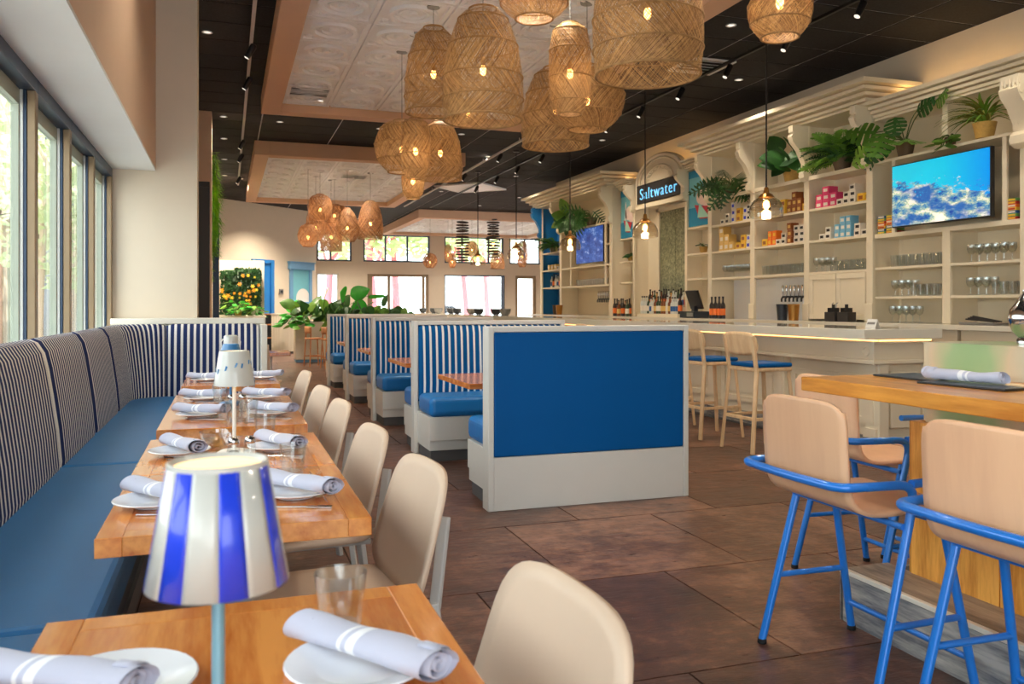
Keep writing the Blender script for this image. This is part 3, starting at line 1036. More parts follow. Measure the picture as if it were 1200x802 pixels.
# ============================================================ BOOTHS
def booth(y, front, label):
    t = thing('booth_divider', label, 'booth', (1.5, y, 0), 0, 'blue and white booth dividers with benches')
    W_ = 1.38
    H_ = 1.125
    MB().box(.03, W_ - .03, .022, .098, 0, H_ - .03).build('core', 'booth_white', t)
    MB().box(0, .036, 0, .12, 0, H_).build('stile', 'booth_white', t, bevel=.004)
    MB().box(W_ - .036, W_, 0, .12, 0, H_).build('stile', 'booth_white', t, bevel=.004)
    MB().box(.036, W_ - .036, 0, .12, H_ - .034, H_).build('top_rail', 'booth_white', t, bevel=.004)
    def side(sg, y0):
        # striped upholstery with a soft roll, bench cushion, stepped base
        m = MB()
        prof = [(0, .44), (.06, .46), (.075, .6), (.06, .85), (.045, 1.02), (.025, 1.075), (0, 1.088)]
        def fn(u, v):
            i = v * (len(prof) - 1); k = min(int(i), len(prof) - 2); q = i - k
            a = prof[k][0] * (1 - q) + prof[k + 1][0] * q
            z = prof[k][1] * (1 - q) + prof[k + 1][1] * q
            e = min(u, 1 - u) * W_
            a *= 1 - .5 * max(0, 1 - e / .03)
            return (.037 + u * (W_ - .074), y0 + sg * a, z)
        m.grid(fn, 40, 6, lambda u, v: (u * W_ + .02, v))
        m.build('striped_back', 'stripe_blue', t, 60)
        b = lambda a, c: (min(a, c), max(a, c))
        MB().box(.03, W_ - .03, *b(y0 + sg * .05, y0 + sg * .49), .36, .52).build('seat_cushion', 'booth_seat', t, bevel=.045, seg=4)
        MB().box(.03, W_ - .03, *b(y0 + sg * .0, y0 + sg * .475), .17, .36).build('bench_box', 'booth_white', t, bevel=.004)
        MB().box(.035, W_ - .035, *b(y0 + sg * .0, y0 + sg * .455), .09, .17).build('bench_plinth', 'booth_white', t, bevel=.003)
        MB().box(.05, W_ - .05, *b(y0 + sg * .0, y0 + sg * .43), 0, .09).build('toe_kick', 'toe_kick', t)
    if front:
        MB().box(.037, W_ - .037, .004, .022, 0, .325).build('lower_panel', 'booth_white', t, bevel=.003)
        MB().box(.037, W_ - .037, .0, .03, .328, H_ - .036).build('vinyl_panel', 'vinyl_blue', t, bevel=.012, seg=3)
        MB().tube([(.04 + .0 + k * (W_ - .08) / 60, -.002 + .002 * (k % 2), H_ - .045 + .003 * (k % 2)) for k in range(61)], .0035, 5).build('welt', 'vinyl_blue', t)
    else:
        side(-1, .022)
    side(1, .098)
    return t
BL = ['booth divider with a flat blue vinyl panel facing the aisle', 'striped booth divider next behind the flat blue panel', 'striped booth divider, middle one of the row of five',
      'striped booth divider, second from the potted plants', 'striped booth divider beside the planter and wooden stools']
BY = [4.87 + 2.14 * k for k in range(5)]
for k in range(5): booth(BY[k], k == 0, BL[k])
bt0 = None
g = 'wooden booth tables'
for k in range(5):
    l = ['wooden booth table behind the flat blue panel', 'wooden booth table second behind the blue panel', 'wooden booth table third behind the blue panel', 'wooden booth table fourth behind the blue panel', 'wooden booth table by the planter'][k]
    p = (2.18, BY[k] + 1.09, 0)
    if k == 4: break
    if bt0 is None:
        bt0 = thing('booth_table', l, 'table', p, 0, g)
        MB().box(-.62, .68, -.45, .45, .682, .72).build('tabletop', 'booth_wood', bt0, bevel=.004)
        MB().lathe([(.035, .02), (.035, .68)], 16, (-.2, 0, 0)).build('column', 'booth_white', bt0, 50)
        MB().lathe([(.035, .02), (.035, .68)], 16, (.4, 0, 0)).build('column', 'booth_white', bt0, 50)
        MB().tube([(-.2, -.27, .035), (-.2, .27, .035)], .03, 12).tube([(.4, -.27, .035), (.4, .27, .035)], .03, 12).build('foot', 'booth_white', bt0, 50)
    else: dup(bt0, p, 0, l)
    nm = ['nearest the flat blue panel', 'second behind the flat blue panel', 'third behind the flat blue panel', 'fourth behind the flat blue panel'][k]
    for q, (dx, dy) in enumerate(((-.32, -.18), (-.25, -.24))):
        dup(wg, (p[0] + dx, p[1] + dy, .7202), 0, 'clear water glass on the booth table ' + nm, 'glasses on the booth tables')
    dup(sh_s, (p[0] - .12, p[1] - .28, .7202), 0, 'glass salt shaker on the booth table ' + nm, 'shakers on the booth tables')
    dup(sh_p, (p[0] - .05, p[1] - .30, .7202), 0, 'glass pepper shaker on the booth table ' + nm, 'shakers on the booth tables')
# ============================================================ BAR
Y0, Y1 = 5.66, 27.0
bar = thing('bar_counter', 'long cream panelled bar with thick pale stone top and glowing underside', 'bar', (5.15, Y0, 0))
LB = Y1 - Y0
def bp(m, n, mat, **kw):
    return m.build(n, mat, bar, **kw)
bp(MB().box(-.20, .62, -.06, LB, .975, 1.06), 'countertop', 'quartz', bevel=.006)
bp(MB().box(.06, .50, .03, LB, .14, .975), 'carcass', 'bar_paint')
bp(MB().box(-.05, .55, 0, LB, .80, .935), 'frieze', 'bar_paint', bevel=.006)
bp(MB().box(-.085, .58, -.035, LB, .765, .80), 'ledge', 'bar_paint', bevel=.008)
bp(MB().box(-.07, .57, -.02, LB, .935, .955), 'bed_mould', 'bar_paint', bevel=.006)
bp(MB().box(-.02, -.005, .0, LB, .958, .968), 'led_strip', 'led_warm')
bp(MB().box(.0, .55, -.012, .0, .958, .968), 'led_strip', 'led_warm')
bp(MB().box(.0, .56, -.0, LB, .0, .02), 'kick_base', 'toe_kick')
kick_me = MB().box(0, .02, .003, .897, .02, .14).mesh('kick_plank', 'step_plank')
pil_me = MB().box(-.01, .06, -.06, .06, .14, .765).box(-.025, .06, -.075, .075, .14, .22).box(-.02, .06, -.07, .07, .70, .765).box(-.018, .0, -.035, .035, .26, .66).mesh('pilaster', 'bar_paint')
fm = MB()
for q in ((-.50, .50, .60, .655), (-.50, .50, .24, .295), (-.50, -.445, .295, .60), (.445, .50, .295, .60)):
    fm.box(.035, .062, q[0], q[1], q[2], q[3])
fm.box(.045, .065, -.40, .40, .335, .56)
fm_me = fm.mesh('raised_panel', 'bar_paint')
n = int(LB / 1.22)
for k in range(n):
    for me, nm, y in ((pil_me, 'pilaster', .08 + k * 1.22), (fm_me, 'raised_panel', .69 + k * 1.22)):
        o = bpy.data.objects.new(nm, me); COL.objects.link(o); o.parent = bar; o.location = (0, y, 0)
for k in range(22):
    o = bpy.data.objects.new('kick_plank', kick_me); COL.objects.link(o); o.parent = bar; o.location = (.03, k * .9, 0)
ring = MB()
ring.lathe([(.045, -.05), (.042, -.062), (.030, -.062), (.028, -.05)], 24, (0, .09, .868), cap=False, axis='x')
bp(ring, 'ring_rosette', 'bar_paint', smooth=50)
for x in (.04, .52):
    bp(MB().box(x - .05, x + .05, -.02, .03, .14, .765), 'end_pilaster', 'bar_paint', bevel=.006)
bp(MB().box(.12, .44, -.008, .03, .22, .70), 'end_panel', 'bar_paint', bevel=.01)
bp(MB().box(-.0, .56, -.02, .03, .0, .14), 'end_kick', 'step_plank')

# ---------------- wooden bar stools with blue seats
def make_barstool():
    t = thing('bar_stool', 'x', 'bar stool', (0, 0, 0), 0, 'wooden bar stools with blue seat pads')
    m = MB()
    def back(u, v):
        s, q = sq(2 * u - 1, 2 * v - 1, 3.5)
        return (-.205 - .03 * (1 - s * s) - .02 * q, s * .215, .93 + q * .10)
    m.grid(back, 14, 8)
    o = m.build('backrest', 'stool_wood', t, 80); solid(o, .02)
    for sy in (-1, 1):
        m = MB()
        for p0, p1 in (((-.25, sy * .215, 0), (-.185, sy * .185, .70)), ((-.185, sy * .185, .69), (-.235, sy * .19, 1.0))):
            d = Vector(p1) - Vector(p0)
            m.obox((Vector(p0) + Vector(p1)) / 2, (.036, .026, d.length), d.to_track_quat('Z', 'Y').to_matrix())
        m.build('leg', 'stool_wood', t, bevel=.006)
        p0, p1 = Vector((.23, sy * .21, 0)), Vector((.165, sy * .165, .71))
        d = p1 - p0
        MB().obox((p0 + p1) / 2, (.034, .028, d.length), d.to_track_quat('Z', 'Y').to_matrix()).build('leg', 'stool_wood', t, bevel=.006)
        MB().obox((0, sy * .198, .29), (.42, .018, .028)).build('stretcher', 'stool_wood', t, bevel=.004)
    MB().obox((.20, 0, .25), (.022, .39, .03)).build('footrest', 'stool_wood', t, bevel=.004)
    MB().obox((-.215, 0, .29), (.02, .39, .028)).build('stretcher', 'stool_wood', t, bevel=.004)
    MB().box(-.195, .19, -.19, .19, .69, .725).build('seat', 'stool_wood', t, bevel=.01)
    MB().box(-.185, .195, -.19, .19, .726, .762).build('seat_pad', 'vinyl_blue', t, bevel=.015, seg=3)
    return t
bs = make_barstool()
SX = 4.42
for k, (y, r, l) in enumerate(((6.27, .06, 'wooden bar stool with blue seat pad closest to the bar end'), (7.08, .04, 'wooden bar stool with blue seat pad just past the edge of the blue panel'),
                     (7.95, 0, 'first of the wooden bar stools hidden behind the blue booth panel'), (8.8, .03, 'second of the wooden bar stools hidden behind the blue booth panel'),
                     (9.65, -.03, 'third of the wooden bar stools hidden behind the blue booth panel'), (10.5, 0, 'fourth of the wooden bar stools hidden behind the blue booth panel'))):
    if k == 0: bs.location = (SX, y, 0); bs.rotation_euler = (0, 0, r); bs['label'] = l
    else: dup(bs, (SX, y, 0), r, l)

# ============================================================ BACK BAR
XF, XBK = 7.0, 7.42
bc = thing('back_counter', 'pale stone counter running under the back bar shelves', 'counter', (6.6, 5.0, 0))
MB().box(0, .81, 0, 13.6, 1.02, 1.07).build('worktop', 'quartz', bc, bevel=.004)
for k in range(11):
    MB().box(.05, .40, .05 + k * 1.23, 1.24 + k * 1.23, .08, 1.018).build('cabinet_front', 'bar_paint', bc, bevel=.004)
MB().box(.10, .81, .05, 13.55, .0, .08).build('plinth', 'toe_kick', bc)

def unit(name, label, y0, y1):
    t = thing(name, label, 'shelf unit', (XF, y0, 1.07), 0, 'cream back bar shelf units')
    return t, (lambda m, n, mat='bar_paint', **kw: m.move(Matrix.Translation((-XF, -y0, -1.07))).build(n, mat, t, **kw))
ZS = (1.68, 2.08, 2.48, 2.90)
def cornice(xf, z0, z1, proj, ya, yb, ends=True):
    """stacked mouldings that return round both ends"""
    h = z1 - z0
    m = MB().box(xf + .004, XBK + .018, ya + .003, yb - .003, z0 + .004, z1 - .004)
    for p, za, zb in ((.08, .0, .10), (.24, .15, .30), (.46, .36, .52), (.70, .58, .74), (1.0, .80, 1.0)):
        e = proj * p if ends else 0
        m.box(xf - proj * p, XBK + .02, ya - e, yb + e, z0 + h * za, z0 + h * zb)
    return m
def corbel(y, w=.085, z0=2.84, z1=3.54, xf=7.0, pr=.30):
    m = MB()
    h = z1 - z0
    P = [(xf + .02, z0), (xf - .03, z0 + .0), (xf - .075, z0 + .04 * h / .7), (xf - .085, z0 + .11), (xf - .045, z0 + .15), (xf - .05, z0 + .22), (xf - pr * .45, z0 + h * .55),
         (xf - pr * .78, z0 + h * .70), (xf - pr * .86, z0 + h * .80), (xf - pr * .74, z0 + h * .86), (xf - pr * .80, z0 + h * .88), (xf - pr * .80, z1), (xf + .02, z1)]
    m.prism(P, y - w / 2, y + w / 2, 'y')
    m.lathe([(.001, -w / 2 - .012), (.035, -w / 2 - .012), (.035, w / 2 + .012), (.001, w / 2 + .012)], 14, (xf - .045, y, z0 + .07), axis='y')
    m.lathe([(.001, -w / 2 - .008), (.03, -w / 2 - .008), (.03, w / 2 + .008), (.001, w / 2 + .008)], 14, (xf - pr * .70, y, z0 + h * .78), axis='y')
    return m

# --- plant unit: three bays between posts, doors under one bay
tA, A = unit('back_bar_shelf', 'cream shelf unit of three bays with corbels, hanging plants and tap wall', 7.78, 11.28)
PY = [7.84, 8.95, 10.12, 11.22]
A(MB().box(XBK, XBK + .03, 7.79, 11.27, 1.07, 3.54), 'back_panel')
for y in PY:
    A(MB().box(XF, XF + .035, y - .05, y + .05, 1.07, 3.54), 'post', bevel=.004)
    A(MB().box(XF - .02, XF, y - .06, y + .06, 1.07, 1.28), 'post_base', bevel=.006)
    A(MB().box(XF + .035, XBK, y - .012, y + .012, 1.66 if y == 10.12 else 1.07, 3.54), 'side_panel')
    A(corbel(y), 'corbel', smooth=40)
for a, b in zip(PY[:-1], PY[1:]):
    for z in ZS:
        A(MB().box(XF + .004, XBK, a + .05, b - .05, z - .032, z), 'shelf', bevel=.003)
    A(MB().box(XF, XF + .03, a + .05, b - .05, ZS[3] - .05, ZS[3] - .032), 'shelf_apron')
for q, (a, b) in enumerate(((7.90, 8.385), (8.395, 8.885))):
    d = A(MB().box(XF + .004, XF + .022, a, b, 1.09, 1.645), 'cabinet_door', bevel=.003)
    for r in ((a + .0, b, 1.58, 1.645), (a, b, 1.09, 1.155), (a, a + .065, 1.155, 1.58), (b - .065, b, 1.155, 1.58)):
        m = MB().box(XF - .010, XF + .004, *r).move(Matrix.Translation((-XF, -7.78, -1.07))).build('door_rail', 'bar_paint', d, bevel=.004)
    hy = b - .03 if q == 0 else a + .03
    MB().tube([(XF - .012, hy, 1.17), (XF - .035, hy, 1.18), (XF - .035, hy, 1.28), (XF - .012, hy, 1.29)], .006, 6).move(Matrix.Translation((-XF, -7.78, -1.07))).build('handle', 'grey_metal', d)
A(cornice(XF - .10, 3.54, 3.78, .28, 7.78, 11.28), 'cornice')
A(MB().box(XBK - .02, XBK, 9.0, 11.17, 1.07, 1.648), 'splashback', 'plate')

# --- television unit
tB, B = unit('back_bar_shelf', 'cream shelf unit holding the reef television above rows of glasses', 5.82, 7.78)
B(MB().box(XBK, XBK + .03, 4.9, 7.785, 1.07, 3.40), 'back_panel')
for y, z0, z1 in ((6.76, 1.07, 2.04), (5.86, 1.07, 3.36)):
    B(MB().box(XF + .01, XF + .045, y - .05, y + .05, z0, z1), 'post', bevel=.004)
    B(MB().box(XF + .045, XBK, y - .012, y + .012, z0, z1), 'side_panel')
B(MB().box(XF + .02, XF + .055, 6.75, 6.82, 2.90, 3.36), 'post', bevel=.004)
B(MB().box(XF + .055, XBK, 6.77, 6.795, 2.90, 3.36), 'side_panel')
B(MB().box(XF + .02, XF + .05, 6.06, 6.11, 2.07, 2.87), 'post', bevel=.004)
B(MB().box(XF + .02, XF + .05, 7.47, 7.52, 2.07, 2.87), 'post', bevel=.004)
for z, th in ((2.07, .05), (2.90, .032)):
    B(MB().box(XF + .012, XBK, 5.91, 7.77, z - th, z), 'shelf', bevel=.003)
for z in (1.36, 1.69):
    for a, b in ((5.91, 6.71), (6.81, 7.77)):
        B(MB().box(XF + .018, XBK, a, b, z - .028, z), 'shelf', bevel=.003)
B(cornice(XF + .02, 3.36, 3.57, .15, 5.0, 7.77, False), 'cornice')
m = MB()
P = corbel(5.82, .20, 2.72, 3.36, 6.98, .26)
B(P, 'corbel', smooth=40)
for k in range(5):
    yy = 5.735 + k * .042
    pth = [(6.965 - .02, yy, 2.92), (6.93 - .03, yy, 3.05), (6.84, yy, 3.18), (6.77, yy, 3.26), (6.785, yy, 3.35)]
    B(MB().tube(pth, .012, 6), 'flute', smooth=50)

# --- sign unit
tC, Cc = unit('back_bar_shelf', 'cream arched shelf unit with the sign board, mirror and two painted panels', 11.28, 14.66)
XR = 7.12
Cc(MB().box(XBK, XBK + .03, 11.28, 14.65, 1.07, 3.5), 'back_panel')
for y, w in ((12.13, .07), (14.0, .07)):
    Cc(MB().box(XR, XR + .035, y - w / 2, y + w / 2, 1.07, 3.48), 'post', bevel=.004)
    Cc(MB().box(XR + .035, XBK, y - .012, y + .012, 1.07, 3.48), 'side_panel')
    Cc(corbel(y, .08, 2.98, 3.48, XR, .24), 'corbel', smooth=40)
for a, b in ((11.29, 12.09), (14.04, 14.59)):
    for z in (1.70, 2.10, 2.53):
        Cc(MB().box(XR + .01, XBK, a, b, z - .03, z), 'shelf', bevel=.003)
    Cc(cornice(XR, 3.46, 3.62, .14, a, b, False), 'cornice')
Cc(MB().box(XR + .02, XR + .07, 12.17, 13.96, 3.02, 3.10), 'sign_sill', bevel=.006)
Cc(MB().box(XBK - .05, XBK - .01, 13.5, 13.6, 1.07, 3.02), 'mirror_jamb', bevel=.006)
Cc(MB().box(XBK - .05, XBK - .01, 12.3, 13.6, 2.94, 3.02), 'mirror_head', bevel=.006)
mr = Cc(MB().box(XBK - .02, XBK - .008, 12.96, 13.495, 1.40, 2.94), 'mirror_pane', 'antique_mirror')
Cc(MB().box(XBK - .02, XBK - .008, 12.3, 12.95, 1.40, 2.94), 'mirror_pane', 'antique_mirror')
m = MB()
arc = [(13.07 + .87 * math.cos(PI * k / 20), 3.46 + .46 * math.sin(PI * k / 20)) for k in range(21)]
m.prism(arc, XR + .03, XR + .10, 'x')
Cc(m, 'arch_pediment')
for r, rr in ((.95, .03), (.82, .018), (.55, .02)):
    Cc(MB().tube([(XR + .015, 13.07 + .87 * r * math.cos(PI * k / 20), 3.46 + .46 * r * math.sin(PI * k / 20)) for k in range(21)], rr, 8), 'arch_moulding', smooth=50)
for k in range(9):
    a = PI * (k + .5) / 9
    Cc(MB().ball((XR + .02, 13.07 + .40 * math.cos(a), 3.49 + .2 * math.sin(a)), (.015, .06, .035), 8, 6), 'shell_lobe', smooth=60)
# sign board with lit lettering
sg = thing('sign_board', 'dark sign board with glowing blue Saltwater lettering under the arch', 'sign', (XR + .02, 13.07, 3.115))
MB().box(-.02, .02, -.80, .80, 0, .33).build('board', 'menu_black', sg, bevel=.004)
for q in ((-.82, -.79, -.012, .342), (.79, .82, -.012, .342)): MB().box(-.03, .02, q[0], q[1], q[2], q[3]).build('frame', 'bar_paint', sg)
cu = bpy.data.curves.new('lettering', 'FONT')
cu.body = 'Saltwater'; cu.size = .29; cu.extrude = .006; cu.align_x = 'CENTER'; cu.space_character = 1.2; cu.offset = -.004
_tmp = bpy.data.objects.new('lettering_curve', cu)
lme = bpy.data.meshes.new_from_object(_tmp); lme.name = 'lettering'
bpy.data.objects.remove(_tmp)
lme.materials.clear(); lme.materials.append(MATS['neon'])
lt = bpy.data.objects.new('lettering', lme); COL.objects.link(lt); lt.parent = sg
lt.rotation_euler = (PI / 2, 0, -PI / 2); lt.location = (-.028, 0, .06)
# painted panels
def art(y0, y1, z0, z1, label, tower):
    t = thing('painted_panel', label, 'painting', (XBK - .02, y0, z0), 0, 'painted seaside panels')
    W_, H_ = y1 - y0, z1 - z0
    t.location = (XR + .03, y0, z0)
    MB().box(0, .012, 0, W_, 0, H_).build('board', 'frame_blue' if 0 else 'art_sky', t)
    MB().box(-.004, 0, 0, W_, 0, H_ * .33).build('sea', 'art_sea', t)
    MB().box(-.004, 0, 0, W_, H_ * .87, H_).build('sky_band', 'art_deep', t)
    def disc(c, ry, rz, mat, n, x):
        MB().lathe([(.001, -.003), (1, -.003), (1, 0)], 28, cap=False, axis='x').move(Matrix.Translation((x, c[0] * W_, c[1] * H_)) @ Matrix.Diagonal((1, ry, rz, 1))).build(n, mat, t)
    disc((.30 if tower else .45, .50), .17, .13, 'art_pink', 'cloud', -.005)
    disc((.12 if tower else .28, .42), .13, .10, 'art_pink', 'cloud', -.007)
    MB().prism([(W_ * .08, H_ * .30), (W_ * .75, H_ * .38), (W_ * .55, H_ * .12), (W_ * .25, H_ * .10)], -.012, -.009, 'x').build('red_sail', 'art_red', t)
    MB().prism([(W_ * .15, H_ * .12), (W_ * .55, H_ * .40), (W_ * .62, H_ * .14)], -.015, -.0122, 'x').build('pale_sail', 'art_mint', t)
    if tower:
        MB().prism([(W_ * .50, H_ * .36), (W_ * .68, H_ * .36), (W_ * .64, H_ * .68), (W_ * .59, H_ * .76), (W_ * .54, H_ * .68)], -.008, -.005, 'x').build('lighthouse', 'art_white', t)
for n_, c_ in (('art_sky', c8(120, 196, 212)), ('art_sea', c8(24, 140, 184)), ('art_deep', c8(40, 150, 196)), ('art_pink', c8(240, 214, 204)), ('art_red', c8(196, 54, 64)), ('art_mint', c8(170, 222, 206)), ('art_white', c8(240, 238, 232))):
    plain(n_, c_, .6, var=.05)
art(11.33, 12.08, 2.54, 3.44, 'painted seaside panel beside the plant shelves', False)
art(14.06, 14.58, 2.54, 3.44, 'painted seaside panel with a white lighthouse', True)

# --- far unit with second television and blue end bay
tD, D = unit('back_bar_shelf', 'cream shelf unit with wave television, tap wall and blue painted end bay', 14.66, 18.58)
D(MB().box(XBK, XBK + .03, 14.67, 17.3, 1.07, 3.54), 'back_panel')
D(MB().box(XBK, XBK + .03, 17.3, 18.56, 1.07, 3.54), 'blue_back_panel', 'blue_paint')
for y in (14.72, 17.30, 18.52):
    D(MB().box(XF, XF + .035, y - .06, y + .06, 1.07, 3.54), 'post', bevel=.004)
    D(MB().box(XF + .035, XBK, y - .012, y + .012, 1.07, 3.54), 'side_panel', 'blue_paint' if y > 18 else 'bar_paint')
    D(corbel(y, .1), 'corbel', 'blue_paint' if y > 18 else 'bar_paint', smooth=40)
for y in (15.0, 16.75):
    D(MB().box(XF + .01, XF + .04, y - .03, y + .03, 1.68, 2.88), 'post', bevel=.003)
for z in (1.68, 2.08, 2.90):
    D(MB().box(XF + .006, XBK, 14.78, 17.24, z - .035, z), 'shelf', bevel=.003)
D(MB().box(XF + .006, XBK, 14.78, 14.98, 2.45, 2.48), 'shelf', bevel=.003)
for z in (1.68, 2.08, 2.48):
    D(MB().box(XF + .006, XBK, 17.36, 18.46, z - .032, z), 'shelf', bevel=.003)
D(cornice(XF - .10, 3.54, 3.80, .28, 14.67, 18.58), 'cornice')

# ---------------- televisions
def tv(y0, y1, z0, z1, mat, label, x=6.93):
    t = thing('television', label, 'television', (x, (y0 + y1) / 2, z0))
    W_, H_ = (y1 - y0) / 2, z1 - z0
    MB().box(0, .05, -W_, W_, 0, H_).build('casing', 'black_metal', t, bevel=.006)
    e = .012
    MB().quad([(-.002, W_ - e, e), (-.002, -W_ + e, e), (-.002, -W_ + e, H_ - e), (-.002, W_ - e, H_ - e)], [(0, 0), (1, 0), (1, 1), (0, 1)]).build('screen', mat, t)
    MB().box(.05, .30, -.12, .12, H_ * .35, H_ * .65).build('mount', 'black_metal', t)
tv(6.15, 7.42, 2.11, 2.79, 'screen_reef', 'wall television showing a bright coral reef')
tv(15.06, 16.42, 2.13, 2.86, 'screen_wave', 'wall television showing a dark blue wave', 7.0)

# ---------------- uplights on top of the low cornices (warm glow on the wall)
for y0_, y1_, z in ((6.2, 7.6, 3.575), (11.4, 14.5, 3.63)):
    t = thing('cornice_uplight', 'x', 'light strip', (7.25, (y0_ + y1_) / 2, z), 0, 'cornice light strips')
    t['label'] = 'warm light strip on the cornice above the reef television' if y0_ < 7 else 'warm light strip on the cornice beside the arch'
    L = (y1_ - y0_) / 2
    MB().box(-.02, .02, -L, L, 0, .015).build('channel', 'grey_metal', t)
    MB().box(-.012, .012, -L, L, .0152, .02).build('diffuser', 'led_warm', t)
    light('glow', 'AREA', (0, 0, .03), 2.5, (1, .62, .25), t, shape='RECTANGLE', size=.03, size_y=2 * L).rotation_euler = (PI, 0, 0)

# ---------------- glasses on the shelves
gl_t = make_tumbler(.042, .13, 'tumbler'); gl_t['group'] = 'tumblers on the back bar shelves'
gw = thing('stemmed_glass', 'x', 'glass', (0, 0, 0), 0, 'stemmed glasses on the back bar shelves')
MB().lathe([(.001, 0), (.036, 0), (.034, .004), (.005, .008), (.005, .075), (.03, .095), (.043, .13), (.040, .18), (.038, .18), (.041, .13), (.028, .098), (.001, .082)], 16, cap=False).build('bowl_and_stem', 'clear_glass', gw, 50)
used = {}
ORD = ['first', 'second', 'third', 'fourth', 'fifth', 'sixth', 'seventh', 'eighth', 'ninth', 'tenth', 'eleventh', 'twelfth', 'thirteenth', 'fourteenth', 'fifteenth', 'sixteenth', 'seventeenth']
def put(o, loc, label, group=None, rz=0):
    if o.name not in used:
        used[o.name] = 1
        o.location = loc; o['label'] = label; o.rotation_euler = (0, 0, rz)
        if group: o['group'] = group
        return o
    return dup(o, loc, rz, label, group)
def row(o, ya, yb, z, nx, what, where, x0=7.08, dx=.1, step=.095):
    n_ = int((yb - ya) / step + 1e-6) + 1
    for k in range(n_):
        for i in range(nx):
            put(o, (x0 + i * dx, ya + k * step, z + .001), '%s %s from the fluted corbel side, %s row, %s' % (ORD[k], what, ('front', 'back')[i], where))
U = 'upper shelf under the reef television'
V = 'lower shelf under the reef television'
row(gl_t, 7.98, 8.55, 1.68, 2, 'tumbler', 'shelf above the cabinet doors')
row(gw, 8.66, 8.86, 1.68, 2, 'stemmed glass', 'shelf above the cabinet doors')
row(gl_t, 9.08, 9.95, 1.68, 2, 'tumbler', 'shelf above the beer taps')
row(gw, 10.25, 10.95, 1.68, 2, 'stemmed glass', 'shelf above the beer taps')
row(gl_t, 6.90, 7.60, 1.69, 2, 'tumbler', U, 7.1)
row(gl_t, 6.90, 7.30, 1.36, 2, 'tumbler', V, 7.1)
row(gw, 7.36, 7.62, 1.36, 2, 'stemmed glass', V, 7.1)
row(gw, 7.30, 7.60, 1.071, 2, 'stemmed glass', 'counter under the reef television', 7.1)
row(gw, 6.15, 6.62, 1.69, 2, 'stemmed glass', 'upper shelf by the fluted corbel', 7.1)
row(gw, 6.35, 6.62, 1.36, 2, 'stemmed glass', 'lower shelf by the fluted corbel', 7.1)
row(gl_t, 5.96, 6.30, 1.36, 2, 'tumbler', 'lower shelf by the fluted corbel', 7.1)
row(gl_t, 15.1, 16.6, 1.68, 1, 'tumbler', 'shelf beneath the wave television', 7.1, step=.12)

# ---------------- cartons and jars
for n_, c_ in (('card_pink', c8(226, 70, 120)), ('card_white', c8(236, 228, 214)), ('card_yellow', c8(236, 190, 60)), ('card_brown', c8(150, 84, 44)), ('card_blue', c8(120, 186, 220)), ('card_orange', c8(240, 120, 40)),
               ('card_tan', c8(226, 190, 110)), ('card_red', c8(190, 50, 44)), ('card_green', c8(110, 170, 90)), ('bottle_amber', c8(120, 62, 20)), ('bottle_green', c8(30, 60, 34)), ('bottle_dark', c8(34, 24, 24)), ('bottle_gold', c8(196, 140, 60)), ('bottle_clear', c8(206, 210, 204)), ('jar_blue', c8(40, 90, 150))):
    plain(n_, c_, .35, var=.05)
def carton(w, d, h, mat, lab):
    t = thing('carton', 'x', 'box')
    MB().box(-d / 2, d / 2, -w / 2, w / 2, 0, h).build('box', mat, t, bevel=.002)
    MB().box(-d / 2 - .001, -d / 2, -w * .3, w * .3, h * .25, h * .7).build('printed_label', lab, t)
    MB().box(-d / 2, d / 2, -.002, .002, h, h + .0008).build('flap_seam', lab, t)
    return t
CT = {k: carton(w, d, h, a, b) for k, (w, d, h, a, b) in {
    'pink': (.12, .14, .085, 'card_pink', 'card_white'), 'white': (.10, .14, .075, 'card_white', 'menu_black'), 'yellow': (.11, .12, .10, 'card_yellow', 'card_brown'),
    'brown': (.09, .12, .09, 'card_brown', 'card_tan'), 'blue': (.09, .12, .085, 'card_blue', 'card_white'), 'orange': (.08, .1, .10, 'card_orange', 'card_yellow'), 'tan': (.12, .14, .12, 'card_tan', 'card_white'),
    'violet': (.09, .1, .1, 'card_white', 'lamp_blue')}.items()}
SC = {}
def stack(kind, y, z, n, where, x=7.12):
    ix = SC.setdefault((where, z), 0); SC[(where, z)] += 1
    lv = {2.48: 'top', 2.08: 'lower'}[z]
    h = {'pink': .085, 'white': .075, 'yellow': .10, 'brown': .09, 'blue': .085, 'orange': .10, 'tan': .12, 'violet': .1}[kind]
    cn = {'violet': 'blue-labelled', 'tan': 'tan'}.get(kind, kind)
    for k in range(n):
        put(CT[kind], (x + .006 * (k % 2), y, z + k * (h + .0015) + .001), '%s carton %s up in %s stack from %s, %s shelf, %s' % (cn, ORD[k], ORD[ix], 'windows' if where == 'blue bay' else 'sign', lv, where), 'cartons on the plant shelves')
w1, w2, w3 = 'bay above cabinet doors', 'middle plant bay', 'bay by painted panel'
for kd, y, n_ in (('pink', 8.78, 2), ('pink', 8.65, 3), ('pink', 8.52, 2), ('white', 8.40, 1), ('white', 8.29, 2), ('white', 8.18, 3), ('yellow', 8.05, 1), ('yellow', 7.93, 1)): stack(kd, y, 2.48, n_, w1)
for kd, y, n_ in (('white', 8.72, 1), ('white', 8.61, 2), ('blue', 8.46, 2), ('blue', 8.36, 3), ('blue', 8.26, 3), ('white', 8.10, 2), ('white', 7.98, 1)): stack(kd, y, 2.08, n_, w1)
for kd, y, n_ in (('yellow', 9.98, 1), ('white', 9.80, 2), ('yellow', 9.52, 2), ('brown', 9.38, 2), ('brown', 9.28, 3), ('brown', 9.18, 2), ('yellow', 9.05, 1)): stack(kd, y, 2.48, n_, w2)
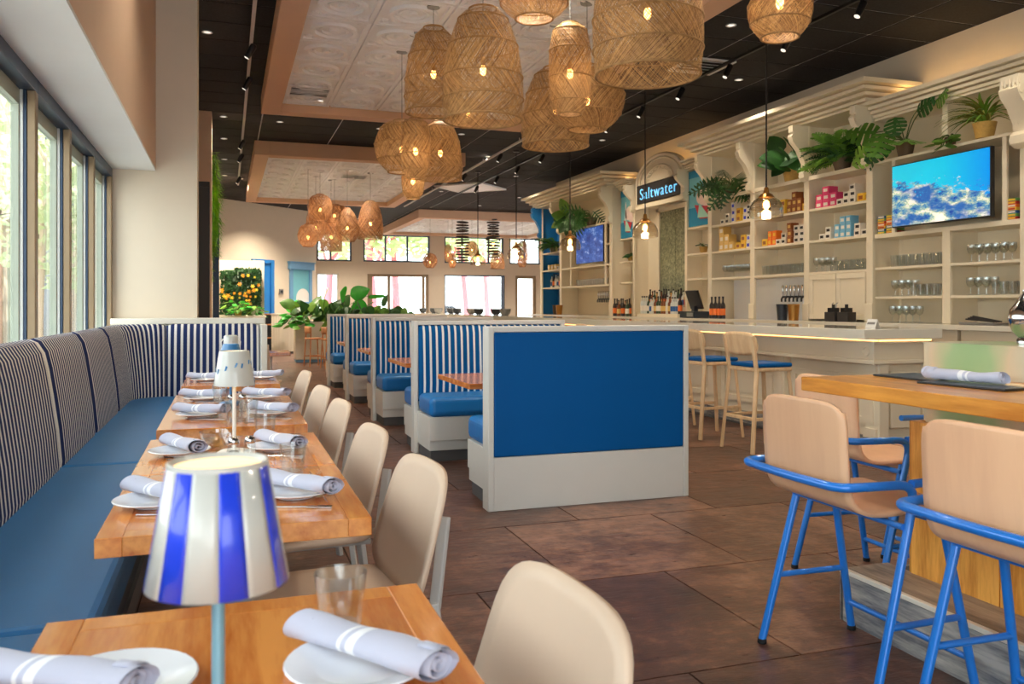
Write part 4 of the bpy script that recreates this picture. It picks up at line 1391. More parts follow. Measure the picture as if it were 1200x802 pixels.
for kd, y, n_ in (('yellow', 9.92, 1), ('orange', 9.82, 2), ('orange', 9.72, 2), ('white', 9.60, 1), ('white', 9.49, 2), ('brown', 9.38, 3), ('white', 9.22, 3), ('white', 9.11, 3)): stack(kd, y, 2.08, n_, w2)
for kd, y, n_ in (('white', 10.95, 1), ('white', 10.83, 2), ('violet', 10.70, 3), ('yellow', 10.55, 2), ('violet', 10.40, 2), ('white', 10.28, 3)): stack(kd, y, 2.48, n_, w3)
for kd, y, n_ in (('tan', 10.98, 3), ('tan', 10.85, 2), ('tan', 10.72, 1), ('yellow', 10.56, 1), ('yellow', 10.44, 2), ('violet', 10.32, 2), ('violet', 10.22, 2)): stack(kd, y, 2.08, n_, w3)
for kd, y, n_ in (('white', 18.0, 1), ('tan', 17.75, 1), ('white', 17.55, 1)): stack(kd, y, 2.48, n_, 'blue bay')
for kd, y, n_ in (('tan', 18.15, 1), ('tan', 17.95, 1), ('tan', 17.75, 1), ('white', 17.6, 1)): stack(kd, y, 2.08, n_, 'blue bay')
stack('yellow', 14.88, 2.48, 1, 'narrow bay', 7.15)
stack('tan', 14.88, 2.08, 1, 'narrow bay', 7.15)
# colourful board-game style boxes either side of the reef television
def flatbox(mat, lab):
    t = thing('flat_box', 'x', 'box')
    MB().box(-.08, .08, -.055, .055, 0, .028).build('box', mat, t, bevel=.002)
    MB().box(-.0805, -.08, -.045, .045, .006, .022).build('printed_label', lab, t)
    return t
FB = [flatbox(a, b) for a, b in (('card_red', 'card_yellow'), ('card_yellow', 'card_red'), ('card_green', 'card_yellow'), ('card_orange', 'card_white'), ('jar_blue', 'card_white'))]
cnm = ['red', 'yellow', 'green', 'orange', 'blue']
for y, side in ((7.70, 'against the post under the monstera'), (7.57, 'touching the frame of the reef television'), (6.03, 'between the reef television and fluted corbel'), (5.96 + .19, 'between the reef television and fluted corbel')):
    if y > 6.1 and y < 6.2: continue
    for k in range(7):
        i = (k * 2 + int(y * 10)) % 5
        put(FB[i], (7.12, y, 2.071 + k * .0292), 'flat %s box, %s up in the stack %s' % (cnm[i], ORD[k], side), 'coloured flat boxes by the television')

# ---------------- bottles
def bottle(r, h, mat, lab, name='bottle'):
    t = thing(name, 'x', 'bottle')
    MB().lathe([(.001, 0), (r, 0), (r, h * .58), (r * .8, h * .66), (r * .36, h * .74), (r * .34, h * .93)], 14).build('glass_body', mat, t, 40)
    MB().lathe([(r * .42, h * .92), (r * .42, h), (.001, h)], 12).build('cap', 'black_metal', t, 40)
    MB().lathe([(r + .0008, h * .15), (r + .0008, h * .45)], 14, cap=False).build('paper_label', lab, t, 40)
    return t
BT = [bottle(.036, .29, 'bottle_amber', 'card_tan'), bottle(.034, .31, 'bottle_clear', 'card_white'), bottle(.038, .27, 'bottle_gold', 'card_red'), bottle(.035, .30, 'bottle_green', 'card_white'), bottle(.036, .32, 'bottle_dark', 'card_orange'), bottle(.036, .28, 'bottle_clear', 'jar_blue')]
bn = ['amber', 'clear', 'gold', 'green', 'dark', 'clear']
ls = thing('bottle_riser', 'cream two-step riser under the liquor bottles', 'riser', (6.98, 12.15, 1.07))
MB().box(0, .14, 0, 1.45, 0, .05).build('step', 'bar_paint', ls)
MB().box(.14, .30, 0, 1.45, 0, .16).build('step', 'bar_paint', ls)
rr = random.Random(5)
for k in range(17):
    for j in range(2):
        i = rr.randrange(6)
        put(BT[i], (7.05 + j * .16, 12.19 + k * .083, 1.07 + (.051 if j == 0 else .161)), '%s liquor bottle, %s from the till, %s step of the riser before the mirror' % (bn[i], ORD[k], ('lower', 'upper')[j]), 'liquor bottles before the mirror')
for k in range(8):
    i = rr.choice((0, 4, 4, 3))
    put(BT[i], (6.82 + .09 * (k % 2), 13.66 + k * .085, 1.071), '%s bottle, %s from the riser, on the counter beneath the lighthouse panel' % (bn[i], ORD[k]), 'bottles beneath the lighthouse panel')
for k in range(4):
    put(BT[4], (6.85, 10.62 + k * .10, 1.071), 'dark bottle, %s in the row beside the point-of-sale screen' % ORD[k], 'bottles beside the till')
for k in range(6):
    put(BT[(1, 4, 5)[k % 3]], (7.15, 17.55 + k * .13, 1.681), '%s bottle, %s in the row on the lowest blue shelf' % (bn[(1, 4, 5)[k % 3]], ORD[k]), 'bottles on the blue shelves')

# ---------------- tap handles
def taps(y0, n_, z, label, step=.085):
    t = thing('beer_taps', label, 'taps', (7.40, y0, z))
    MB().box(-.02, .02, -.05, n_ * step, -.04, -.01).build('rail', 'chrome', t, bevel=.004)
    for k in range(n_):
        y = k * step
        MB().tube([(0, y, -.02), (-.07, y, -.02), (-.09, y, -.05), (-.09, y, -.09)], .013, 8).build('spout', 'slate', t, 50)
        MB().lathe([(.008, 0), (.014, .06), (.017, .13), (.010, .15), (.001, .152)], 10, (-.07, y, -.01)).build('handle', 'chrome', t, 50)
    return t
taps(9.45, 6, 1.40, 'row of chrome beer taps on the wall of the plant unit')
taps(15.5, 7, 1.42, 'row of chrome beer taps under the wave television')

# ---------------- point of sale
ps = thing('till_screen', 'dark point-of-sale screen on its stand beside the liquor bottles', 'till', (6.86, 11.42, 1.071))
MB().box(-.14, .16, -.22, .22, 0, .10).build('printer_base', 'slate', ps, bevel=.01)
MB().box(-.142, -.14, -.18, .0, .02, .08).build('front_plate', 'grey_metal', ps)
R = Matrix.Rotation(-.35, 3, 'Y')
MB().obox((.02, .04, .28), (.03, .36, .30), R).build('screen_casing', 'black_metal', ps, bevel=.006)
MB().obox((.004, .04, .285), (.004, .32, .26), R).build('screen', 'slate', ps)
MB().box(-.01, .06, 0, .08, .10, .18).build('neck', 'slate', ps)

# counter clutter
def bucket(loc, label, mat='slate', r=.075, h=.2):
    t = thing('wine_bucket', label, 'bucket', loc)
    MB().lathe([(.001, 0), (r * .8, 0), (r, h), (r - .006, h), (r * .8 - .006, .008), (.001, .008)], 18, cap=False).build('body', mat, t, 40)
    MB().tube([(r * math.cos(a), r * math.sin(a), h) for a in [2 * PI * k / 18 for k in range(18)]], .006, 6, closed=True).build('rim', mat, t)
    for s_ in (-1, 1): MB().tube([(0, s_ * r, h * .7), (0, s_ * (r + .02), h * .72), (0, s_ * (r + .02), h * .85), (0, s_ * r, h * .87)], .004, 6).build('handle', mat, t)
bucket((6.82, 9.20, 1.071), 'dark metal bucket on the counter beside the cabinet doors')
bucket((6.85, 9.01, 1.071), 'brass coloured bucket on the counter beside the cabinet doors', 'brass')
bucket((6.85, 17.2, 1.071), 'dark bucket on the counter by the blue bay', 'soil')
bucket((6.85, 17.0, 1.071), 'small brass bucket on the counter by the blue bay', 'brass')
def caddy(loc, label):
    t = thing('bar_caddy', label, 'caddy', loc)
    MB().box(-.06, .06, -.09, .09, 0, .11).build('box', 'menu_black', t, bevel=.004)
    MB().box(-.058, .058, -.03, -.024, .11, .16).box(-.058, .058, .03, .036, .11, .16).build('divider', 'menu_black', t)
    for k in range(5): MB().tube([(-.03 + .015 * k, -.06 + .03 * k, .10), (-.04 + .02 * k, -.07 + .035 * k, .20)], .004, 5).build('straw', 'menu_black', t)
caddy((6.80, 7.98, 1.071), 'black straw and napkin caddy on the counter below the cabinet doors')
caddy((6.80, 8.20, 1.071), 'small black caddy beside the straw caddy')
cd = thing('table_card', 'small white tent card on the bar end', 'card', (5.35, 5.95, 1.061))
MB().prism([(-.03, 0), (0, .075), (.03, 0), (.028, 0), (0, .07), (-.028, 0)], -.06, .06, 'y').build('card', 'paper', cd)
MB().obox((-.0175, 0, .04), (.001, .09, .02), Matrix.Rotation(.38, 3, 'Y')).build('print', 'grey_metal', cd)
bk = thing('utensil_tray', 'tray of dark utensils on the counter under the glass shelves', 'tray', (7.0, 6.3, 1.071))
MB().box(-.1, .1, -.2, .2, 0, .02).build('tray', 'grey_metal', bk, bevel=.004)
for k in range(4): MB().tube([(-.06 + .03 * k, -.18, .03), (-.05 + .03 * k, .16, .05 + .01 * k)], .007, 6).build('utensil', 'menu_black', bk)
# crockery along the far stretch of the bar
for k in range(9):
    y = 16.2 + k * .95
    t = thing('mixing_bowl', '%s mixing bowl along the far stretch of the bar' % ORD[k], 'bowl', (5.35 + .1 * (k % 2), y, 1.061), 0, 'bowls on the far bar')
    MB().lathe([(.05, 0), (.09, .03), (.11, .08), (.114, .13), (.110, .13), (.104, .08), (.08, .03), (.03, .006)], 16, cap=False).build('body', 'slate' if k % 3 else 'grey_metal', t, 40)
    MB().tube([(.113 * math.cos(2 * PI * q / 16), .113 * math.sin(2 * PI * q / 16), .13) for q in range(16)], .005, 6, closed=True).build('rim', 'grey_metal', t)
# ============================================================ WOVEN PENDANTS
def interp(prof, t):
    """smooth point on a profile of (r, z) given 0..1"""
    n = len(prof) - 1
    x = t * n; k = min(int(x), n - 1); f = x - k
    p = [prof[max(0, min(n, k + d))] for d in (-1, 0, 1, 2)]
    def cr(a, b, c, d):
        return .5 * (2 * b + (c - a) * f + (2 * a - 5 * b + 4 * c - d) * f * f + (3 * b - a - 3 * c + d) * f ** 3)
    return max(.004, cr(*[q[0] for q in p])), cr(*[q[1] for q in p])
SHAPES = {  # radius (of max radius) and height (0 top .. -1 bottom)
    'bell': [(.34, 0), (.62, -.10), (.86, -.34), (.98, -.62), (1.0, -.82), (.96, -1)],
    'wide': [(.30, 0), (.66, -.12), (.92, -.34), (1.0, -.60), (1.0, -.82), (.95, -1)],
    'globe': [(.30, 0), (.72, -.10), (.96, -.36), (1.0, -.56), (.84, -.82), (.50, -1)],
    'onion': [(.22, 0), (.60, -.18), (.92, -.48), (1.0, -.66), (.86, -.86), (.58, -1)],
    'tall': [(.40, 0), (.80, -.08), (.98, -.30), (1.0, -.60), (.86, -.86), (.55, -1)],
}
def pendant(loc, R, H, shape, ztop, label, group, mat='rattan', ns=70, hoops=5, power=9, seed=0, bulbz=.5, cord=True):
    """loc: centre of the shade's top opening"""
    t = thing('woven_pendant', label, 'pendant lamp', loc, seed * 1.3, group)
    rnd = random.Random(seed)
    prof = [(r * R, z * H) for r, z in SHAPES[shape]]
    m = MB()
    nb = hoops - 1
    for b in range(nb):
        t0, t1 = b / nb, (b + 1) / nb
        for layer, (rad, cov, sgn) in enumerate(((0, .66, 1 if b % 2 else -1), (-.006, .42, -1 if b % 2 else 1))):
            cnt = ns if layer == 0 else int(ns * .7)
            tw = (H / nb) * (1.0 if layer == 0 else .8) / R * sgn
            for k in range(cnt):
                a0 = 2 * PI * (k + rnd.uniform(-.3, .3)) / cnt
                da = 2 * PI / cnt * cov * rnd.uniform(.55, 1.15) / 2
                off = rad + rnd.uniform(-.003, .003)
                prev = None
                seg = 4
                for i in range(seg + 1):
                    f = i / seg
                    r, z = interp(prof, t0 + (t1 - t0) * f)
                    a = a0 + tw * (f - .5)
                    q = [((r + off) * math.cos(a + e), (r + off) * math.sin(a + e), z) for e in (-da, da)]
                    if prev is not None: m.quad([prev[0], prev[1], q[1], q[0]])
                    prev = q
    # quads share edges: keep each strand an island of its own
    o = m.build('weave', mat, t)
    o['kind'] = 'stuff'
    for b in range(hoops):
        r, z = interp(prof, b / (hoops - 1))
        rr_ = (.008 if b in (0, hoops - 1) else .006) * (R / .3) ** .5
        MB().tube([(r * 1.008 * math.cos(2 * PI * k / 36), r * 1.008 * math.sin(2 * PI * k / 36), z) for k in range(36)], rr_, 6, closed=True).build('hoop', mat, t, 60)
    zc = ztop - loc[2]
    MB().tube([(0, 0, -H * bulbz + .06), (0, 0, zc)], .004, 6).build('cord', 'black_metal' if not cord else 'grey_metal', t)
    MB().lathe([(.02, -H * bulbz + .035), (.02, -H * bulbz + .09), (.008, -H * bulbz + .11)], 10).build('socket', 'brass', t, 40)
    MB().ball((0, 0, -H * bulbz), (.026, .026, .042), 12, 8).build('bulb', 'bulb', t, 60)
    MB().lathe([(.001, zc - .025), (.06, zc - .02), (.065, zc), (.001, zc)], 18).build('ceiling_rose', 'grey_metal', t, 40)
    for k in range(3):
        a = 2 * PI * k / 3
        r, z = interp(prof, 0)
        MB().tube([(0, 0, z + .02), (r * math.cos(a), r * math.sin(a), z)], .003, 5).build('spoke', 'brass', t)
    light('glow', 'POINT', (0, 0, -H * bulbz), power, (1, .80, .56), t, shadow_soft_size=.045)
    return t
def at(px, py, d):
    """world point seen at photo pixel (px, py) at depth d along the view axis"""
    r = (px - 600) / 985 * d
    c, s = math.cos(YAW), math.sin(YAW)
    return Vector((r * c + d * s, d * c - r * s, 1.25 - (py - 359) / 985 * d))
g1 = 'large woven pendants over the booths'
ZT = 4.073
# px centre, py top, py bottom, px width, depth, shape, label
PN = [(508, 33, 132, 68, 7.9, 'bell', 'tall bell-shaped woven pendant, partly behind the fuller bell shade beside it'),
      (566, 11, 141, 95, 6.7, 'bell', 'large beehive woven pendant with open rim, fully in view'),
      (668, 28, 134, 50, 6.8, 'tall', 'slim barrel-shaped woven pendant hanging in front of the round one'),
      (688, 78, 152, 88, 7.8, 'globe', 'round woven pendant behind the slim barrel shade'),
      (651, 80, 171, 80, 8.4, 'bell', 'bell woven pendant hanging lowest behind the slim barrel shade'),
      (759, -72, 88, 128, 5.75, 'wide', 'largest drum-bell woven pendant with wide open rim'),
      (626, -50, 22, 88, 6.4, 'globe', 'open-bottomed woven globe pendant between the beehive and the largest drum-bell pendants'),
      (914, -45, 44, 74, 5.6, 'onion', 'woven pendant hanging nearest the bar track lights'),
      (471, 142, 202, 64, 9.3, 'globe', 'round woven pendant in the lower trio, beside the slim amber one'),
      (487, 139, 209, 35, 8.7, 'tall', 'slim amber woven pendant in front of the lower trio'),
      (516, 143, 210, 52, 9.6, 'bell', 'bell woven pendant in the lower trio'),
      (484, 188, 233, 27, 10.6, 'tall', 'small slim woven pendant hanging beneath the lower trio'),
      (548, 118, 148, 46, 8.9, 'globe', 'woven pendant mostly hidden behind the beehive shade')]
for i, (px, a, b, w, d, shp, l) in enumerate(PN):
    p = at(px, a, d)
    R_ = w * d / 985 / 2
    H_ = (b - a) * d / 985 * 1.0
    pendant(p, R_, H_, shp, ZT, l, g1, 'rattan', max(90, int(190 * (R_ / .33))), 6 if H_ > .6 else 5, 5, i + 1, .55)
g2 = 'small woven pendants under the far tray'
for i, (px, a, b, w, d, shp, l) in enumerate([(375, 228, 258, 29, 17.6, 'globe', 'round woven pendant topping the far cluster'), (361, 263, 289, 24, 17.2, 'globe', 'woven globe hanging lowest by the cream wall in the far cluster'),
        (370, 246, 282, 22, 18.2, 'tall', 'slim woven pendant amid the far cluster'), (407, 244, 283, 29, 17.4, 'onion', 'woven onion-shaped pendant in the middle of the far cluster'),
        (434, 236, 280, 30, 17.8, 'bell', 'bell woven pendant at the bar side of the far cluster'), (392, 240, 262, 34, 18.6, 'globe', 'wide woven pendant behind the far cluster'), (388, 255, 294, 26, 18.8, 'bell', 'open wire bell pendant hanging before the clerestory window')]):
    p = at(px, a, d)
    pendant(p, w * d / 985 / 2, (b - a) * d / 985, shp, ZT, l, g2, 'rattan_dark', 64, 5, 9, i + 40, .6)
g3 = 'pendants of the farthest tray'
for i, (px, a, b, w, d, shp, l) in enumerate([(504, 297, 314, 17, 26.5, 'globe', 'round wire pendant hanging before the cream far pier'), (525, 287, 307, 9, 26.5, 'tall', 'slim woven pendant beside the round wire one'), (530, 297, 314, 9, 26.9, 'tall', 'small slim woven pendant low beside the coil lamp'),
        (553, 283, 300, 17, 27.5, 'bell', 'woven bell pendant between the coil lamps'), (583, 294, 315, 17, 26.5, 'bell', 'woven bell pendant below the taller coil lamp'), (612, 283, 313, 13, 27, 'tall', 'pale woven pendant before the last clerestory window'), (636, 277, 311, 8, 27.4, 'tall', 'orange slim woven pendant at the blue shelf end')]):
    p = at(px, a, d)
    pendant(p, w * d / 985 / 2, (b - a) * d / 985, shp, ZT, l, g3, 'rattan_dark', 36, 4, 4, i + 60, .6)
# coil lamps
for i, (px, a, b, l) in enumerate(((542, 259, 307, 'black ribbon coil pendant beside the round wire pendant'), (578, 256, 303, 'black ribbon coil pendant nearer the glass bar pendants'))):
    d = 26.4
    p = at(px, b, d)
    t = thing('coil_pendant', l, 'pendant lamp', p, 0, 'black coil pendants')
    H_ = (b - a) * d / 985
    rnd = random.Random(i)
    for k in range(14):
        r = .21 * (1 - .3 * abs(k / 13 - .45)) * rnd.uniform(.8, 1.1)
        z = H_ * (k + .5) / 14
        tx, ty = rnd.uniform(-.06, .06), rnd.uniform(-.06, .06)
        MB().tube([(r * math.cos(q), r * math.sin(q), z + r * (tx * math.cos(q) + ty * math.sin(q))) for q in [2 * PI * j / 24 for j in range(24)]], .02, 6, closed=True).build('coil', 'black_metal' if k % 2 else 'soil', t, 60)
    MB().tube([(0, 0, 0), (0, 0, ZT - p.z)], .007, 6).build('cord', 'black_metal', t)
    MB().ball((0, 0, H_ * .35), .05, 10, 8).build('bulb', 'bulb', t, 60)
# glass dome pendants over the bar
g4 = 'glass dome pendants over the bar'
for i, (px, d, l) in enumerate(((898, 8.56, 'clear glass dome pendant hanging before the plant shelves'), (756, 11.04, 'clear glass dome pendant hanging before the sign unit'), (668, 13.5, 'clear glass dome pendant before the wave television'),
                                (605, 15.95, 'glass dome pendant over the bar before the far glazing'), (560, 18.4, 'glass dome pendant over the far bar beside the coil lamps'))):
    p = at(px, 255 if i == 0 else 359 - (359 - 255) * 8.56 / d, d)
    t = thing('glass_pendant', l, 'pendant lamp', p, 0, g4)
    MB().lathe([(.165, 0), (.172, .05), (.165, .11), (.13, .17), (.075, .205), (.045, .22), (.043, .217), (.073, .201), (.127, .166), (.161, .108), (.168, .05), (.161, 0)], 28, cap=False).build('glass_dome', 'amber_dome', t, 60)
    for z in (.09, .15, .19):
        r = {.09: .168, .15: .146, .19: .10}[z]
        MB().tube([(r * math.cos(q), r * math.sin(q), z) for q in [2 * PI * j / 28 for j in range(28)]], .003, 5, closed=True).build('glass_ridge', 'amber_dome', t, 60)
    MB().lathe([(.085, .20), (.06, .235), (.03, .25), (.022, .30), (.012, .31)], 18).build('cap', 'brass', t, 50)
    MB().tube([(0, 0, .30), (0, 0, CEIL - p.z)], .009, 6).build('rod', 'black_metal', t)
    MB().lathe([(.001, CEIL - p.z - .03), (.06, CEIL - p.z - .025), (.065, CEIL - p.z - .001), (.001, CEIL - p.z - .001)], 16).build('ceiling_rose', 'black_metal', t, 40)
    MB().ball((0, 0, .13), (.032, .032, .05), 12, 8).build('bulb', 'bulb', t, 60)
    light('glow', 'POINT', (0, 0, .08), 9, (1, .68, .36), t, shadow_soft_size=.05)

# ============================================================ CEILING FIXTURES
def track(x, y0, y1, label, spots, col, z=4.12):
    t = thing('track_light', label, 'track light', (x, y0, z))
    MB().box(-.018, .018, 0, y1 - y0, 0, .03).build('rail', col, t)
    for y in [y0 + .4 + 2.2 * k for k in range(int((y1 - y0) / 2.2))]:
        MB().tube([(0, y - y0, .03), (0, y - y0, CEIL - z)], .006, 5).build('hanger', col, t)
    for k, y in enumerate(spots):
        h = MB().lathe([(.03, -.10), (.038, .0), (.036, .06), (.02, .075)], 14)
        h.move(Matrix.Translation((0, y - y0, -.075)) @ Matrix.Rotation(.5, 4, 'Y'))
        s_ = h.build('spot_head', 'black_metal', t, 40)
        MB().lathe([(.001, -.101), (.028, -.101)], 14, cap=False).move(Matrix.Translation((0, y - y0, -.075)) @ Matrix.Rotation(.5, 4, 'Y')).build('lens', 'down_glow', s_)
        MB().tube([(0, y - y0, -.06), (0, y - y0, 0)], .008, 6).build('stem', col, t)
    return t
track(.25, 7.0, 21.0, 'pale track along the aisle ceiling with small warm spotlights', (9.6, 11.0, 15.2, 16.6, 19.5), 'tbar')
track(5.62, 5.6, 13.4, 'black track of spotlights aimed at the back bar', (6.4, 7.5, 8.6, 9.7, 10.8, 11.9), 'black_metal')
track(5.62, 14.2, 24, 'black track of spotlights over the far end of the bar', (14.8, 16.2, 17.6, 19.2), 'black_metal')
track(4.85, 13.5, 24, 'second pale ceiling track beside the far tray', (15.0, 17.5), 'tbar')
for x in (5.62,):
    for y in (6.4, 8.6, 10.8, 13.0, 15.5, 17.8):
        o = light('bar_spot', 'SPOT', (x, y, 4.0), 62, (1, .80, .56), None, spot_size=1.5, spot_blend=.8, shadow_soft_size=.06)
        o.rotation_euler = (Vector((7.2, y + .3, 1.9)) - Vector((x, y, 4.0))).to_track_quat('-Z', 'Y').to_euler()
DL = [(-.2, 9.6), (-.05, 13.8), (-.05, 15.6), (-.05, 17.8), (-.05, 20), (5.0, 7.6), (6.3, 9.4), (5.0, 11.5), (6.3, 13.6), (4.85, 15.8), (6.2, 18), (2.4, 13.9), (.8, 13.9), (3.8, 13.9), (4.95, 3.6), (6.3, 5.2), (-.1, 5.6), (5.2, 21), (7.5, 21.5), (1.5, 24.0), (3.6, 24.2), (4.6, 27.5), (4.2, 30), (12.3, 24), (12.5, 29), (7, 23.6), (9.5, 23.6), (.3, 20.4), (1.9, 21.8), (2.0, 2.2), (3.6, 1.0)]  # far-end entries and the pair by the high counter are added for fill
dl0 = None
for k, (x, y) in enumerate(DL):
    l = 'small round recessed downlight in the black ceiling ' + ('over the side aisle' if x < .5 else 'over the bar' if x > 4.5 and y < 20 else 'between the tin trays' if y < 19 else 'toward the far windows, added for fill')
    if dl0 is None:
        dl0 = thing('downlight', l, 'downlight', (x, y, CEIL - .004), 0, 'recessed downlights in the black ceiling')
        MB().lathe([(.055, 0), (.058, -.006), (.042, -.006), (.040, 0)], 20, cap=False).build('trim_ring', 'tin', dl0, 40)
        MB().lathe([(.001, -.001), (.039, -.001)], 20, cap=False).build('lens', 'down_glow', dl0)
    else: dup(dl0, (x, y, CEIL - .004), 0, l)
    o = light('downlight_beam', 'SPOT', (x, y, CEIL - .03), 95 if y < 19 else 700, (1, .86, .68), None, spot_size=2.2, spot_blend=.9, shadow_soft_size=.07)
# added fill lamps inside the trays: small spots fixed between the panels
for x, y in ((2.4, 6.2), (2.4, 9.5), (1.2, 11.6), (3.6, 11.6), (1.4, 5.0), (3.5, 5.0), (2.4, 17.4), (2.4, 20.8), (7.2, 27), (9.5, 27), (8.3, 30)):
    t = thing('tray_fill_spot', 'small white puck spotlight added on the ' + ('large tray over the booths' if y < 13 else 'tray over the far woven pendants' if y < 23 else 'tray by the clerestory windows'), 'downlight', (x, y, 4.045), 0, 'added puck spotlights on the tin trays')
    MB().lathe([(.001, .015), (.05, .015), (.05, -.012), (.042, -.016), (.001, -.016)], 16).build('puck', 'tin', t, 40)
    MB().lathe([(.001, -.0165), (.036, -.0165)], 16, cap=False).build('lens', 'down_glow', t)
    light('beam', 'SPOT', (0, 0, -.03), 130 if y < 23 else 500, (1, .88, .72), t, spot_size=2.3, spot_blend=.9, shadow_soft_size=.06)
def vent(loc, s_, label):
    t = thing('air_vent', label, 'vent', loc)
    for q in ((-s_, s_, -s_, -s_ + .04), (-s_, s_, s_ - .04, s_), (-s_, -s_ + .04, -s_ + .04, s_ - .04), (s_ - .04, s_, -s_ + .04, s_ - .04)):
        MB().box(*q, -.02, 0).build('frame', 'tin', t)
    MB().box(-s_ + .04, s_ - .04, -s_ + .04, s_ - .04, -.004, 0).build('backing', 'menu_black', t)
    for k in range(5):
        MB().obox((0, -s_ + .09 + k * (2 * s_ - .18) / 4, -.012), (2 * s_ - .09, .05, .004), Matrix.Rotation(.5, 3, 'X')).build('slat', 'tin', t)
vent((1.02, 11.25, 4.06), .28, 'square white air vent among the tin panels of the large tray')
vent((2.6, 18.3, 4.06), .3, 'square air vent in the far tin tray')
vent((5.5, 9.0, CEIL - .002), .3, 'dark-slotted air vent beside the bar track')
t = thing('ceiling_panel', 'pale square panel turned diagonally on the black ceiling over the far bar', 'ceiling panel', (5.7, 20.0, CEIL - .03), .79)
MB().box(-.62, .62, -.62, .62, 0, .025).build('panel', 'tin', t, bevel=.005)
MB().box(-.66, .66, -.66, -.62, -.01, .025).box(-.66, .66, .62, .66, -.01, .025).box(-.66, -.62, -.62, .62, -.01, .025).box(.62, .66, -.62, .62, -.01, .025).build('edge_trim', 'tin', t)

# ============================================================ HIGH COUNTER WITH BLUE STOOLS
hp = thing('step_platform', 'low grey plank-clad step under the high counter', 'step', (2.32, -.4, 0))
MB().box(.02, 1.3, .0, 3.14, 0, .185).build('core', 'toe_kick', hp)
pm = MB().box(0, .02, .003, .897, 0, .185).mesh('riser_plank', 'step_plank')
tm = MB().box(0, .215, .003, .897, .185, .203).mesh('tread_plank', 'step_top')
for k in range(4):
    yb = 3.16 - .9 * (k + 1)
    o = bpy.data.objects.new('riser_plank', pm); COL.objects.link(o); o.parent = hp; o.location = (0, yb, 0)
    for j in range(6):
        o = bpy.data.objects.new('tread_plank', tm); COL.objects.link(o); o.parent = hp; o.location = (.02 + .2165 * j, yb - (.4 if j % 2 else 0), 0)
MB().box(-.004, .02, -.44, 3.16, .188, .206).build('nosing', 'white_paint', hp, bevel=.003)
MB().box(.0, 1.3, 3.142, 3.16, 0, .185).build('end_riser', 'step_plank', hp)
hc = thing('high_counter', 'high wooden counter built against a green watercolour half wall', 'counter', (2.04, 0, .204))
pk = MB().box(.50, .53, .003, .197, 0, .596).mesh('plank', 'plank_wood')
for k in range(15):
    o = bpy.data.objects.new('plank', pk); COL.objects.link(o); o.parent = hc; o.location = (0, 2.62 - .2 * (k + 1), 0)
MB().box(.53, .95, -.4, 2.61, 0, .59).build('plinth_core', 'plank_wood', hc)
MB().box(.505, .95, 2.612, 2.632, 0, .596).build('end_plank', 'plank_wood', hc)
MB().box(.565, .90, -.4, 2.62, .59, .901).build('half_wall', 'watercolor', hc)
MB().box(.562, .91, -.4, 2.622, .9012, .905).build('wall_cap', 'watercolor', hc)
MB().box(0, .57, -.4, 2.64, .73, .781).build('wooden_top', 'high_wood', hc, bevel=.004)
# menus and napkin on the counter
for k, (x, y, r, l) in enumerate(((2.36, 2.14, .1, 'black menu board lying on the high counter beneath the rolled napkin'), (2.42, 2.42, .0, 'second black menu board lying behind the rolled napkin'))):
    t = thing('menu_board', l, 'menu', (x, y, .986), r, 'menu boards on the high counter')
    MB().box(-.10, .10, -.16, .16, 0, .006).build('cover', 'menu_black', t, bevel=.002)
    MB().box(-.095, .095, -.155, .155, .0062, .0068).build('inner_edge', 'slate', t)
nn = dup(nap0, (2.36, 2.20, .994), 1.83, 'grey striped rolled napkin lying on the black menu on the high counter', 'rolled napkin on the high counter')
nn.scale = (1, .9, 1)
st = thing('straw', 'thin pale chopstick-like rod beside the napkin on the high counter', 'straw', (2.36, 1.96, .994), 1.62)
st['label'] = 'thin pale wooden rod sticking out of the napkin roll on the high counter'
MB().tube([(-.07, 0, .006), (.07, 0, .006)], .004, 6).build('rod', 'stool_wood', st)
MB().tube([(.07, 0, .006), (.076, 0, .006)], .003, 6).build('tip', 'stool_wood', st)
kt = thing('chrome_shaker', 'polished round steel vessel standing on the half wall', 'vessel', (2.78, 2.325, 1.11)); kt.scale = (.8, .8, .8)
MB().lathe([(.03, 0), (.032, .02), (.024, .03), (.05, .06), (.068, .11), (.06, .16), (.035, .19), (.03, .20)], 24).build('body', 'chrome', kt, 60)
MB().lathe([(.033, .20), (.02, .22), (.008, .235), (.008, .25), (.001, .252)], 18).build('lid', 'chrome', kt, 50)
